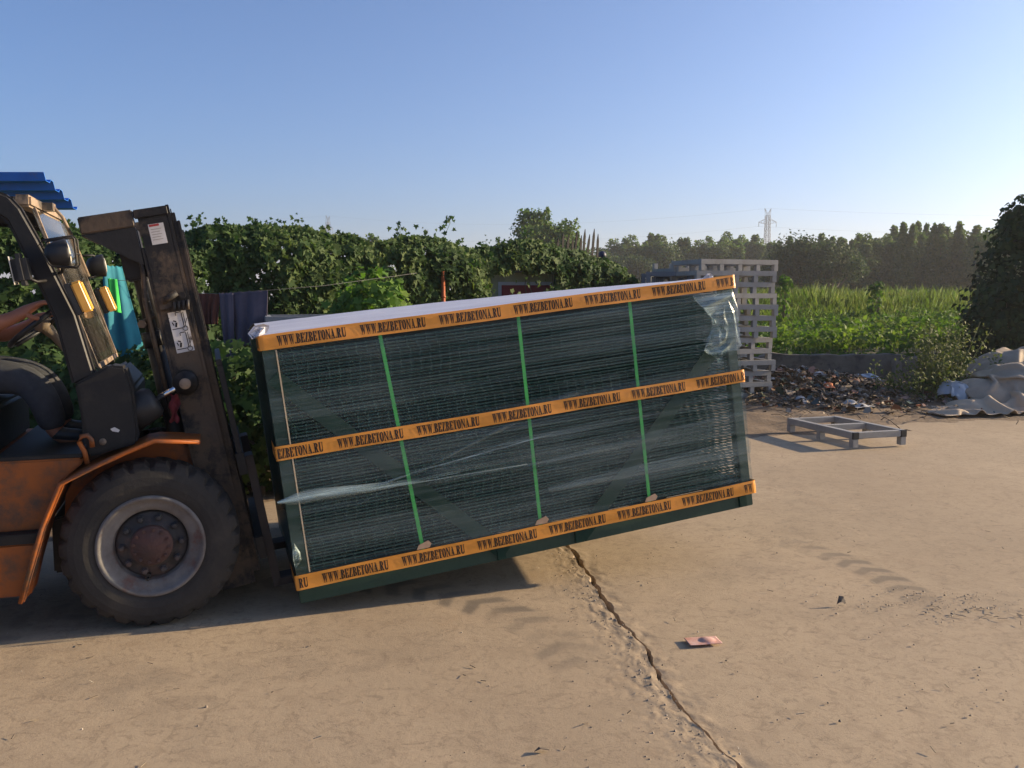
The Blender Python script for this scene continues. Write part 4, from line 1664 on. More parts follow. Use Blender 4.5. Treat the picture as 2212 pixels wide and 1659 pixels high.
for k in range(46):
    s0 = r9.uniform(.2, HL - .2)
    p = HD * s0
    q = [Vector((p.x + HN.x * r9.uniform(-.1, .2), p.y + HN.y * r9.uniform(-.1, .2), 0))]
    for j in range(1, 6):
        q.append(q[-1] + Vector((r9.normal(0, .09), r9.normal(0, .05), float(np.interp(s0, hs, ht)) / 5.4)))
    st.tube(q, [.014, .012, .010, .008, .006, .004], 5)
st.build('stems', M_bark, hedge)

# brighter mound of vines in front of the hedge
def leafy_mound(name, label, cat, spots, n, m, shape, size, seed, droop=.6, face_dir=(0, -1, .6), group=None, stem=True):
    rr = np.random.default_rng(seed)
    c0 = np.array(spots[0][:2] + (0,))
    root = empty(name, tuple(c0))
    tag(root, label, cat, group)
    PP, NN = [], []
    vol = np.array([s[3] * s[4] * s[5] for s in spots]) ** (2 / 3)
    for (x, y, z, rx, ry, rz), share in zip(spots, vol / vol.sum()):
        k = int(n * share)
        d = rr.normal(size=(k, 3))
        d /= np.linalg.norm(d, axis=1, keepdims=True)
        rad = (1 - np.abs(rr.normal(0, .22, k))) * (.72 + .55 * fbm(d[:, 0] * 2.6 + x, d[:, 2] * 2.6 + d[:, 1] * 1.7, seed, 3))
        p = np.array([x, y, z]) + d * rad[:, None] * np.array([rx, ry, rz])
        PP.append(p)
        NN.append(d * .9 + rr.normal(size=(k, 3)) * .5 + np.array(face_dir) * .5)
    PP, NN = np.concatenate(PP), np.concatenate(NN)
    ok = PP[:, 2] > .02
    PP, NN = PP[ok], NN[ok]
    link('foliage', leaves_mesh(name + '_foliage', PP - c0, NN, rr.uniform(size[0], size[1], len(PP)), shape, droop, r=rr), m, root)
    if stem:
        b = MB()
        for (x, y, z, rx, ry, rz) in spots:
            for k in range(4):
                b.tube([(x - c0[0] + rr.normal(0, rx * .15), y - c0[1] + rr.normal(0, ry * .15), 0), (x - c0[0] + rr.normal(0, rx * .25), y - c0[1], z * .6),
                        (x - c0[0] + rr.normal(0, rx * .5), y - c0[1] + rr.normal(0, ry * .4), z + rz * .5)], [.02, .014, .005], 6)
        b.build('stems', M_bark, root)
    return root


pm1 = at(800, 640, 9.9)
leafy_mound('vine_bush', 'brighter green vine bush sprawling in front of the hedge above the load', 'bush',
            [(pm1.x, 9.9, 1.05, .50, .40, .75), (pm1.x - .30, 9.8, .85, .42, .35, .55), (pm1.x + .30, 10.0, .80, .38, .35, .60)], 3600, M_vine2, LOBED, (.05, .12), 31)
pm2 = at(1000, 640, 12.0)
leafy_mound('vine_bush', 'green vines trailing beside the orange pole', 'bush',
            [(pm2.x + .05, 12.15, 1.0, .36, .3, .75), (pm2.x + .1, 12.1, .6, .5, .3, .5)], 2200, M_vine2, LOBED, (.04, .10), 37)
pm3 = at(1300, 590, 13.9)
leafy_mound('vine_bush', 'yellow-green vine clump at the end of the hedge near the pallets', 'bush',
            [(pm3.x, 13.9, 1.35, .42, .35, .40), (pm3.x - .1, 13.9, .7, .6, .4, .7), (pm3.x + .3, 13.8, 1.05, .35, .3, .42)], 3000, M_vine2, LOBED, (.04, .10), 41)
pm4 = at(1120, 632, 13.1)
leafy_mound('vine_bush', 'small vine tuft growing up under the red sign', 'bush',
            [(pm4.x - .15, 12.9, 1.22, .24, .15, .24), (pm4.x + .5, 12.9, 1.25, .22, .15, .26)], 700, M_vine2, LOBED, (.03, .08), 43)

leafy_mound('dark_shrub', 'dark leafy shrub in the gap between the mast and the load', 'shrub',
            [(-2.05, 6.7, .55, .55, .35, .62), (-2.6, 7.0, .6, .6, .35, .65), (-1.5, 6.9, .5, .6, .35, .55), (-3.3, 7.2, .5, .6, .35, .6), (-4.2, 7.4, .55, .7, .35, .6)], 7500, M_vine, LOBED, (.04, .10), 33)
# picket fence that sticks out of the vines
M_picket = mat('weathered_pickets', (.05, .044, .038), (.032, .028, .024), scale=8, rough=.9, bump=.4, stretch=(6, 6, 1))
pf = empty('picket_fence', (.7, 13.45, 0), math.atan2(HD.y, HD.x))
tag(pf, 'row of leaning weathered wooden pickets sticking out of the vines', 'fence')
for (u, v) in ((1206, 512), (1217, 502), (1229, 506), (1238, 512), (1247, 499), (1256, 508), (1264, 495), (1274, 506), (1284, 494), (1292, 505)):
    k = np.argmin(np.abs(1106 + FPX * (HA.x + HD.x * hs) / (HA.y + HD.y * hs) - u))
    p = HA + HD * hs[k]
    tip = at(u, v, p.y)
    base = Vector((tip.x - r9.uniform(.06, .30), p.y, .0))
    Mi = pf.matrix_world if False else (Matrix.Translation((.7, 13.45, 0)) @ Matrix.Rotation(math.atan2(HD.y, HD.x), 4, 'Z')).inverted()
    b = MB()
    a_, t_ = Mi @ base, Mi @ tip
    d_ = (t_ - a_)
    b.bar(a_, a_ + d_ * .955, .040, .014, up=(0, 1, 0))
    sd = .020
    q = a_ + d_ * .955
    b.add([q + Vector((-sd, -.007, 0)), q + Vector((sd, -.007, 0)), t_ + Vector((0, -.007, 0)), q + Vector((-sd, .007, 0)), q + Vector((sd, .007, 0)), t_ + Vector((0, .007, 0))],
          [(0, 1, 2), (5, 4, 3), (0, 2, 5, 3), (1, 4, 5, 2)])
    b.build('picket', M_picket, pf)
b = MB()
for z in (.6, 1.5):
    b.bar((.55, .03, z), (1.6, .03, z), .03, .06)
b.build('fence_rail', M_picket, pf)

# ------------------------------------------------------------------ things behind the load
# plastered hut with a red sign
M_plaster = mat('pale_yellow_plaster', (.42, .42, .24), (.36, .36, .20), scale=3, rough=.9, bump=.2, c3=(.26, .25, .16), scale3=2)
M_signred = mat('faded_red_sign', (.30, .035, .045), (.24, .03, .04), scale=6, rough=.6)
M_signwhite = mat('sign_border_white', (.55, .56, .58), (.48, .49, .50), scale=6, rough=.6)
M_rooftile = mat('grey_roof_sheet', (.20, .19, .18), (.14, .13, .12), scale=5, rough=.8)
hut = empty('small_hut', (-.35, 13.55, 0), R(3))
tag(hut, 'small pale yellow plastered hut half covered by vines', 'hut')
b = MB()
b.box((0, 0, 0), (1.75, 1.2, 1.86))
b.build('wall', M_plaster, hut, bevel=.01)
b = MB()
b.box((-.08, -.08, 1.862), (1.85, 1.3, 1.92))
b.build('roof', M_rooftile, hut, bevel=.01)
sg = empty('red_sign', (-.35, 13.55, 0), R(3))
tag(sg, 'faded red sign board with pale border on the yellow hut wall', 'sign')
b = MB()
b.box((.14, -.025, 1.10), (.98, -.004, 1.72))
b.build('border', M_signwhite, sg, bevel=.003)
b = MB()
b.box((.19, -.032, 1.15), (.93, -.0255, 1.67))
b.build('panel', M_signred, sg)
b = MB()
b.box((.40, -.036, 1.28), (.70, -.0325, 1.46))
b.build('pale_field', M_signwhite, sg)

# orange pole, blue post
M_orpole = mat('rusty_orange_pole', (.42, .10, .025), (.30, .07, .02), scale=10, rough=.6)
pp = at(957, 586, 11.6)
b = MB()
b.tube([(0, 0, 0), (.005, 0, pp.z * .5), (0, 0, pp.z)], .026, 10)
for z in (.55, 1.1, 1.5):
    b.tube([(.002, 0, z - .012), (.002, 0, z + .012)], .033, 10)
po = b.build('orange_pole', M_orpole)
po.location = (pp.x, 11.6, 0)
tag(po, 'thin rusty orange pole standing before the dark vines', 'pole')
M_navy = mat('navy_paint', (.012, .018, .055), (.02, .025, .06), scale=9, rough=.5)
pb = at(1301, 542, 14.2)
b = MB()
b.tube([(0, 0, 0), (0, 0, pb.z - .18)], .055, 12)
b.tube([(0, 0, pb.z - .18), (0, 0, pb.z - .15)], .075, 12)
b.lathe([(.0, .07), (.045, .055), (.066, .0), (.045, -.055), (.02, -.07)], 16, Matrix.Translation((0, 0, pb.z - .07)) @ Matrix.Rotation(PI / 2, 4, 'X'))
po = b.build('navy_post', M_navy)
po.location = (pb.x, 14.2, 0)
tag(po, 'dark navy post with a ball top at the end of the hedge', 'post')

# grey trough behind the load
M_conc = mat('grey_cement_trough', (.22, .23, .25), (.17, .18, .19), scale=4, rough=.85, bump=.3)
g0 = at(572, 684, 7.6)
b = MB()
b.box((0, 0, 0), (1.55, .06, g0.z))
b.box((0, .7, 0), (1.55, .76, g0.z))
b.box((0, .0605, 0), (.06, .6995, g0.z - .001))
b.box((1.49, .0605, 0), (1.55, .6995, g0.z - .001))
b.box((.0605, .061, .2), (1.4895, .699, .3))
tr = b.build('cement_trough', M_conc, None, bevel=.006)
tr.location = (g0.x, 7.6, 0)
tr.rotation_euler = (0, 0, R(16))
tag(tr, 'grey cement trough standing behind the wrapped load', 'trough')
b = MB()
hp = at(592, 697, 7.2)
b.tube([(-.06, 0, 0), (-.06, 0, hp.z), (.05, 0, hp.z + .004), (.05, 0, 0)], .007, 6)
wf = b.build('wire_hoop', M_signwhite)
wf.location = (hp.x + .02, 7.2, 0)
tag(wf, 'thin white wire hoop just above the left end of the load', 'hoop')

# clothes line with washing
M_line = mat('line_cord', (.10, .10, .10), (.08, .08, .08), rough=.8)
M_purple = mat('washed_purple_cotton', (.115, .095, .125), (.085, .075, .105), scale=5, rough=.95, bump=.5, bscale=10)
M_brown = mat('brown_red_cotton', (.13, .045, .030), (.09, .032, .024), scale=5, rough=.95, bump=.5, bscale=14)
M_turq = mat('turquoise_cloth', (.02, .19, .23), (.018, .14, .19), scale=3, rough=.85, bump=.2)
M_lime = mat('bright_green_towel', (.06, .55, .10), (.05, .46, .08), scale=8, rough=.9, bump=.3, bscale=20)
la_, lb_ = at(150, 600, 7.5), at(395, 634, 7.9)
lc_, ld_ = at(580, 627, 7.9), at(900, 590, 9.3)
b = MB()
b.tube([la_, at(270, 606, 7.7), lb_, at(480, 634, 7.9), lc_, at(700, 617, 8.4), ld_], .0022, 6)
cl = b.build('clothes_line', M_line)
tag(cl, 'thin clothes line strung before the vine hedge', 'clothes line')


def cloth(name, label, cat, corners, m, nx=26, nz=30, wave=.03, freq=5, seed=0, thick=.004, taper=0.0, split=None, parent=None):
    """hanging cloth; corners: top-left, top-right, bottom-right, bottom-left (world)"""
    tl, tr_, br_, bl = [Vector(c) for c in corners]
    P = np.zeros((nz, nx, 3))
    for j in range(nz):
        t_ = j / (nz - 1)
        for i in range(nx):
            s0 = i / (nx - 1)
            p = tl.lerp(tr_, s0).lerp(bl.lerp(br_, s0), t_)
            ph = fbm(np.array(s0 * 3 + seed), np.array(t_ * 1.2), 300 + seed, 2) * 5
            amp = wave * (.25 + .9 * t_)
            sag = -.03 * math.sin(PI * s0 * 4) ** 2 * (1 - t_)
            P[j, i] = (p.x + .4 * amp * math.cos(s0 * freq * 2 + ph), p.y + amp * math.sin(s0 * freq * 6.28 + ph), p.z + sag * .3)
    o = link(name, grid_mesh(name, P), m, parent)
    sd = o.modifiers.new('Solidify', 'SOLIDIFY')
    sd.thickness = thick
    if label:
        tag(o, label, cat)
    return o


cloth('cloth', 'brown-red garment hanging on the clothes line next to the mast', 'garment',
      (at(412, 632, 7.9), at(476, 634, 7.9), at(470, 700, 7.9), at(425, 702, 7.9)), M_brown, wave=.02, freq=4, seed=1)
tq = empty('trousers', tuple(at(520, 628, 7.9)))
tq.location.z = 0
tag(tq, 'pair of dusty purple trousers pegged upside down on the clothes line', 'trousers')
o1 = cloth('trouser_leg', None, None, (at(474, 632, 7.9), at(503, 632, 7.9), at(506, 790, 7.9), at(488, 795, 7.9)), M_purple, nx=14, wave=.022, freq=2, seed=2)
o2 = cloth('trouser_leg', None, None, (at(498, 631, 7.93), at(578, 626, 7.93), at(572, 742, 7.93), at(512, 750, 7.93)), M_purple, nx=30, wave=.026, freq=2.2, seed=3)
for o in (o1, o2):
    o.parent = tq
    o.matrix_parent_inverse = Matrix.Translation(tq.location).inverted()
cloth('blue_sheet', 'turquoise sheet hanging among the vines behind the mast', 'sheet',
      (at(222, 572, 7.6), at(262, 575, 7.75), at(310, 772, 7.75), at(225, 775, 7.6)), M_turq, nx=24, wave=.03, freq=2, seed=5)
cloth('green_towel', 'bright green towel hung over the line behind the mast', 'towel',
      (at(233, 600, 7.40), at(252, 602, 7.42), at(260, 676, 7.42), at(241, 672, 7.40)), M_lime, nx=14, wave=.012, freq=2, seed=6)

# blue sheet roof of the open shed at the edge of the yard
M_bluesheet = mat('blue_roof_sheet', (.025, .21, .74), (.028, .17, .60), scale=4, rough=.4, spec=.5, c3=(.16, .13, .12), scale3=3, lo3=.60, hi3=.7)
shed = empty('blue_roof_shed', (-4.36, 8.45, 0))
tag(shed, 'open shed with a blue corrugated sheet roof behind the forklift cab', 'shed')
b = MB()
prof = []
y, z = -.05, 2.665
for k in range(4):
    prof += [(y, z), (y + .035, z - .075), (y + .10, z - .085), (y + .12, z - .055)]
    y += .165
    z -= .068
vs = [(0, p[0], p[1]) for p in prof] + [(-3.4, p[0], p[1]) for p in prof]
k = len(prof)
b.add(vs, [(i, i + 1, k + i + 1, k + i) for i in range(k - 1)])
rf = b.build('roof_sheet', M_bluesheet, shed)
rf.modifiers.new('Solidify', 'SOLIDIFY').thickness = .004
for (x, y_, h) in ((-.9, .1, 2.49), (-.9, .5, 2.33), (-3.2, .1, 2.49), (-3.2, .5, 2.33)):
    b = MB()
    b.box((x - .03, y_ - .03, 0), (x + .03, y_ + .03, h))
    b.build('post', M_galvd, shed)
for x in (-.9, -3.2):
    b = MB()
    b.bar((x, .0, 2.55), (x, .60, 2.30), .04, .05)
    b.build('rafter', M_galvd, shed)

# ------------------------------------------------------------------ trees
M_pop = leaf_mat('poplar_leaves', (.050, .095, .026), (.080, .130, .036), (.13, .17, .055), .36, nscale=.5)
M_dtree = leaf_mat('dark_tree_leaves', (.024, .046, .018), (.040, .070, .026), (.07, .10, .036), .25, nscale=.5)
M_trunk = mat('tree_trunk_bark', (.10, .08, .06), (.15, .12, .09), scale=6, rough=.95, bump=.5, stretch=(5, 5, 1))


def poplar_mesh(seed, cols, height, width, n, leaf):
    """upright poplar: a bundle of ascending spires built from small leaf faces"""
    rr = np.random.default_rng(seed)
    PP, NN = [], []
    tb = MB()
    for c in range(cols):
        a = rr.uniform(0, 2 * PI)
        rad = width * .5 * math.sqrt(rr.uniform(0, 1)) * .75
        bx, by = rad * math.cos(a), rad * math.sin(a)
        hh = height * (1 - .35 * (rad / (width * .5)) ** 1.5) * rr.uniform(.84, 1.04)
        k = int(n / cols)
        t_ = rr.beta(1.3, 1.15, k)
        z = hh * (.10 + .90 * t_)
        wr = width * .20 * (.35 + 1.0 * np.sin(np.clip(t_, 0, 1) * PI * .93 + .15)) * (.55 + .9 * vnoise(z * 1.6, z * 0 + c * 7, seed + c))
        ang = rr.uniform(0, 2 * PI, k)
        rd = wr * np.sqrt(rr.uniform(.15, 1, k))
        spread = np.clip(z / hh, 0, 1) ** .8
        x = bx * spread + rd * np.cos(ang)
        y = by * spread + rd * np.sin(ang)
        PP.append(np.stack([x, y, z], 1))
        NN.append(np.stack([np.cos(ang), np.sin(ang), rr.normal(.4, .5, k)], 1) + rr.normal(size=(k, 3)) * .5)
        tb.tube([(0, 0, height * .05), (bx * .35, by * .35, hh * .35), (bx * .8, by * .8, hh * .7), (bx, by, hh * .96)], [height * .012, height * .009, height * .006, height * .002], 5)
    tb.tube([(0, 0, -.3), (0, 0, height * .3), (width * .02, 0, height * .7)], [height * .02, height * .016, height * .006], 7)
    PP, NN = np.concatenate(PP), np.concatenate(NN)
    me = leaves_mesh('poplar_crown', PP, NN, rr.uniform(leaf * .7, leaf * 1.35, len(PP)), DIAMOND * np.array([1.3, 1]), .1, r=rr)
    me.materials.append(M_pop)
    t_o = bpy.data.meshes.new('poplar_trunk')
    t_o.from_pydata(tb.v, [], tb.f)
    t_o.materials.append(M_trunk)
    return me, t_o


def round_mesh(seed, height, width, n, leaf, m):
    rr = np.random.default_rng(seed)
    PP, NN = [], []
    blobs = [(rr.normal(0, width * .22), rr.normal(0, width * .2), height * rr.uniform(.35, .82), width * rr.uniform(.20, .32)) for _ in range(14)]
    tb = MB()
    for (bx, by, bz, br_) in blobs:
        k = n // len(blobs)
        d = rr.normal(size=(k, 3))
        d /= np.linalg.norm(d, axis=1, keepdims=True)
        rad = br_ * (1 - np.abs(rr.normal(0, .28, k))) * (.7 + .6 * vnoise(d[:, 0] * 3 + bx, d[:, 2] * 3 + by, seed))
        PP.append(np.array([bx, by, bz]) + d * rad[:, None])
        NN.append(d + rr.normal(size=(k, 3)) * .6)
        tb.tube([(0, 0, height * .15), (bx * .4, by * .4, height * .3), (bx, by, bz)], [height * .018, height * .012, height * .004], 5)
    tb.tube([(0, 0, -.3), (0, 0, height * .3)], [height * .03, height * .022], 7)
    PP, NN = np.concatenate(PP), np.concatenate(NN)
    ok = PP[:, 2] > .05
    me = leaves_mesh('round_crown', PP[ok], NN[ok], rr.uniform(leaf * .7, leaf * 1.3, ok.sum()), DIAMOND * np.array([1.4, 1]), .2, r=rr)
    me.materials.append(m)
    t_o = bpy.data.meshes.new('round_trunk')
    t_o.from_pydata(tb.v, [], tb.f)
    t_o.materials.append(M_trunk)
    return me, t_o


POP = [poplar_mesh(500 + k, c, 6.6, w_, 7200, .20) for k, (c, w_) in enumerate(((5, 2.2), (7, 2.9), (4, 1.9), (8, 3.4), (6, 2.4)))]
RND = [round_mesh(600 + k, 5.2, 5.0, 8000, .22, M_dtree) for k in range(3)]


def tree(name, meshes, p, sc, rz, label, group):
    root = empty(name, p, rz)
    root.scale = sc
    link('crown', meshes[0], None, root)
    link('trunk', meshes[1], None, root)
    tag(root, label, 'tree', group)
    return root


r5 = np.random.default_rng(55)


def fh(x, y):
    return float(field_h(np.array(x), np.array(y)))


# far row on the right, tops follow the photograph's skyline
SKY = [(1290, 530), (1330, 528), (1385, 512), (1430, 500), (1470, 515), (1520, 522), (1560, 512), (1590, 495), (1625, 500), (1665, 515), (1700, 512), (1760, 508), (1810, 508),
       (1850, 495), (1905, 500), (1940, 490), (1985, 478), (2020, 490), (2060, 485), (2110, 480), (2180, 480), (2260, 480), (2380, 480)]
row = []
for u in list(np.arange(1288, 2390, 21.0)):
    uu = u + r5.uniform(-8, 8)
    v = float(np.interp(uu, [q[0] for q in SKY], [q[1] for q in SKY])) + r5.uniform(-16, 10)
    Yd = float(np.interp(uu, [1288, 1650, 1700, 2100, 2400], [118, 112, 84, 74, 70])) * r5.uniform(.93, 1.1)
    p = at(uu, v, Yd)
    z0 = fh(p.x, Yd)
    k = int(r5.integers(0, len(POP)))
    row.append(tree('poplar_tree', POP[k], (p.x, Yd, z0), (r5.uniform(.9, 1.3) * Yd / 78,) * 2 + ((p.z - z0) / 6.5,), r5.uniform(0, 6.28),
                    'young poplar in the long row at the far edge of the field', 'poplars in the far row'))
for u in np.arange(1300, 2400, 20.0):                              # a second rank closes the gaps
    Yd = float(np.interp(u, [1288, 1650, 1700, 2100, 2400], [124, 120, 90, 80, 76]))
    v = float(np.interp(u, [q[0] for q in SKY], [q[1] for q in SKY])) + r5.uniform(10, 34)
    p = at(u + r5.uniform(-10, 10), v, Yd)
    z0 = fh(p.x, Yd)
    tree('poplar_tree', POP[int(r5.integers(0, 5))], (p.x, Yd, z0), (1.5 * Yd / 78,) * 2 + ((p.z - z0) / 6.5,), r5.uniform(0, 6.28),
         'young poplar in the long row at the far edge of the field', 'poplars in the far row')
for (u, v, Yd, w_, lab) in ((1735, 520, 66, 1.0, 'broad dark tree standing before the poplars right of the pylon'), (1800, 530, 64, .85, 'lower dark round tree in front of the poplar row'),
                            (1695, 545, 67, .7, 'dark round tree just behind the tall pallet stack'), (1345, 545, 96, 1.0, 'dark round tree behind the end of the picket fence'),
                            (1420, 530, 100, 1.1, 'dark bushy tree above the dark pallet stacks')):
    p = at(u, v, Yd)
    z0 = fh(p.x, Yd)
    tree('dark_tree', RND[int(r5.integers(0, 3))], (p.x, Yd, z0), (w_, w_, (p.z - z0) / 5.0), r5.uniform(0, 6.28), lab, None)
# the big poplar over the hedge and its slim neighbour
big = poplar_mesh(540, 15, 6.4, 4.6, 17000, .19)
p = at(1172, 440, 58)
z0 = fh(p.x, 58)
tree('poplar_tree', big, (p.x, 58, z0), (1.15, 1.15, (p.z - z0) / 6.3), .4, 'big broad poplar rising above the vine hedge', None)
p = at(1240, 490, 60)
z0 = fh(p.x, 60)
tree('poplar_tree', POP[2], (p.x, 60, z0), (.62, .62, (p.z - z0) / 6.5), 1.4, 'slim young poplar beside the big poplar', None)
p = at(808, 500, 60)
z0 = fh(p.x, 60)
tree('poplar_tree', POP[3], (p.x, 60, z0), (.95, .95, (p.z - z0) / 6.5), 2.4, 'dark treetop showing over the middle of the hedge', None)
for (u, v, Yd) in ((1275, 535, 75), (1060, 540, 72), (930, 545, 75)):
    p = at(u, v, Yd)
    z0 = fh(p.x, Yd)
    tree('poplar_tree', POP[1], (p.x, Yd, z0), (1.0, 1.0, (p.z - z0) / 6.5), u * .1, 'poplar hidden behind the vine hedge', 'poplars behind the hedge')

# the big dark vine-grown bush at the right edge
M_bigb = leaf_mat('dark_bush_leaves', (.010, .026, .010), (.020, .044, .014), (.045, .075, .022), .16)
leafy_mound('tall_bush', 'tall dark bush overgrown with creepers at the right edge', 'bush',
            [(9.35, 15.6, 1.5, 1.35, 1.2, 1.75), (9.1, 15.4, 2.7, .72, .7, .65), (10.4, 15.6, 2.6, 1.4, 1.0, 1.1), (11.6, 15.8, 2.2, 1.6, 1.2, 1.7), (8.6, 15.2, .9, .95, .8, .95), (9.5, 15.0, .6, 1.5, .7, .75)],
            26000, M_bigb, ROUGHOVAL, (.06, .14), 71, face_dir=(0, -.6, .8))
M_weed = leaf_mat('weed_leaves', (.05, .075, .02), (.085, .11, .03), (.15, .16, .05), .3)
pw = at(2030, 800, 12.4)
rw_ = np.random.default_rng(77)
wb = MB()
lp, ln_, ls = [], [], []
for k in range(46):
    x0, y0 = pw.x + rw_.normal(0, .38), 12.4 + rw_.normal(0, .25)
    hh = rw_.uniform(.4, .95) * (1.25 if abs(x0 - pw.x) < .3 else .8)
    dx, dy = rw_.normal(0, .22), rw_.normal(0, .15)
    pts = [Vector((x0, y0, 0)), Vector((x0 + dx * .3, y0 + dy * .3, hh * .5)), Vector((x0 + dx, y0 + dy, hh))]
    wb.tube([q - Vector((pw.x, 12.4, 0)) for q in pts], [.007, .005, .002], 5)
    for q in range(70):
        t_ = rw_.uniform(.1, 1)
        c = pts[0].lerp(pts[1], t_ * 2) if t_ < .5 else pts[1].lerp(pts[2], t_ * 2 - 1)
        lp.append((c.x - pw.x + rw_.normal(0, .06), c.y - 12.4 + rw_.normal(0, .06), c.z + rw_.normal(0, .03)))
        ln_.append((rw_.normal(0, .6), -.6, .7))
        ls.append(rw_.uniform(.03, .07))
wd_ = empty('weed_clump', (pw.x, 12.4, 0))
tag(wd_, 'scraggly olive weed clump growing beside the crumpled tarpaulins', 'weeds')
wb.build('stems', M_stem, wd_)
link('foliage', leaves_mesh('weed_foliage', np.array(lp), np.array(ln_), np.array(ls), OVAL, .2, r=rw_), M_weed, wd_)

# ------------------------------------------------------------------ the overgrown field
M_cover = leaf_mat('ground_cover_leaves', (.040, .085, .014), (.075, .140, .022), (.14, .20, .042), .38, nscale=.8)
M_grass = leaf_mat('tall_grass', (.060, .110, .022), (.090, .140, .030), (.145, .175, .050), .40, nscale=.35)
rf_ = np.random.default_rng(91)
n = 52000
x = rf_.uniform(0, 1, n) * 18 - 1
d = rf_.uniform(0, 1, n) ** 1.2 * 22
y = wall_y(x) + .05 + d
x = x * (1 + d * .045)
lump = fbm(x * .9, y * .9, 401, 4)
z = field_h(x, np.maximum(y, wall_y(x) + .3)) + .05 + .55 * lump * np.clip(d * 1.5, .15, 1) - np.abs(rf_.normal(0, .07, n))
z = z + .35 * np.clip(fbm(x * .45 + 3, y * .45, 405, 3) - .45, 0, 1) * np.clip(d - 1, 0, 1)
P = np.stack([x, y, z], 1)
nr = rf_.normal(size=P.shape) * .7 + np.array([0, -.5, 1])
tag(link('leafy_weeds', leaves_mesh('leafy_weeds', P, nr, np.exp(rf_.normal(-2.45, .35, n)).clip(.04, .18), ROUGHOVAL, .4, r=rf_), M_cover),
    'bright green leafy weeds covering the near edge of the field', 'weeds', kind='stuff')
n = 140000
y = np.where(rf_.random(n) < .25, rf_.uniform(16.5, 27, n), 23 + rf_.uniform(0, 1, n) ** 1.5 * 50)
x = rf_.uniform(-.05, .66, n) * y + rf_.uniform(-2, 2, n)
patch = fbm(x * .35, y * .35, 411, 3)
ok = ((patch + .30 * np.clip((y - 28) / 8, -1, 1)) > .36) | (rf_.random(n) < .22)
x, y, patch = x[ok], y[ok], patch[ok]
hgt = .74 * (.55 + .75 * patch + .25 * rf_.random(len(x))) * np.clip(.50 + (y - 22) / 22, .42, 1.0) * (.75 + .5 * fbm(x * .8, y * .25, 415, 3)) * np.where(rf_.random(len(x)) < .06, 1.35, 1.0) * np.interp(y, [16, 21, 25, 30], [.38, .50, .72, 1.0])
P = np.stack([x, y, field_h(x, y)], 1)
tag(link('tall_grass', blades_mesh('tall_grass', P, hgt, .012 + y * .0006, rf_.uniform(.05, .45, len(x)), r=rf_), M_grass),
    'tall yellowish grass filling the field behind the weeds', 'grass', kind='stuff')
# a few taller weeds rising out of the grass
for (u, v, Yd, lab) in ((1690, 598, 24, 'tall leafy weed at the back of the field next to the pallets'), (1590, 640, 17, 'pale green weed seen through the pallet stack'), (1890, 612, 26, 'single leafy weed poking above the field grass')):
    p = at(u, v, Yd)
    z0 = fh(p.x, Yd)
    leafy_mound('tall_weed', lab, 'weed', [(p.x, Yd, z0 + (p.z - z0) * .55, .22, .2, (p.z - z0) * .5), (p.x + .1, Yd, p.z - .15, .15, .15, .22)], 260, M_cover, OVAL, (.08, .16), int(u))
# low plants at the foot of the hedge and behind the yard
n = 9000
s_ = rf_.uniform(0, HL, n)
off = np.abs(rf_.normal(0, .45, n))
P = np.stack([HA.x + HD.x * s_ + HN.x * off, HA.y + HD.y * s_ + HN.y * off, rf_.uniform(.02, .45, n) * np.clip(1 - off / 1.2, .1, 1) * (.4 + fbm(s_ * 1.2, off * 2, 421, 3))], 1)
tag(link('low_weeds', leaves_mesh('low_weeds', P, rf_.normal(size=P.shape) * .5 + np.array([0, -.4, 1]), rf_.uniform(.04, .10, n), ROUGHOVAL, .3, r=rf_), M_vine),
    'low green weeds along the foot of the vine hedge', 'weeds', kind='stuff')

# ------------------------------------------------------------------ pylons and their wires
M_steel = mat('pylon_steel', (.07, .075, .085), (.06, .065, .07), scale=1, rough=.6, metal=.2)


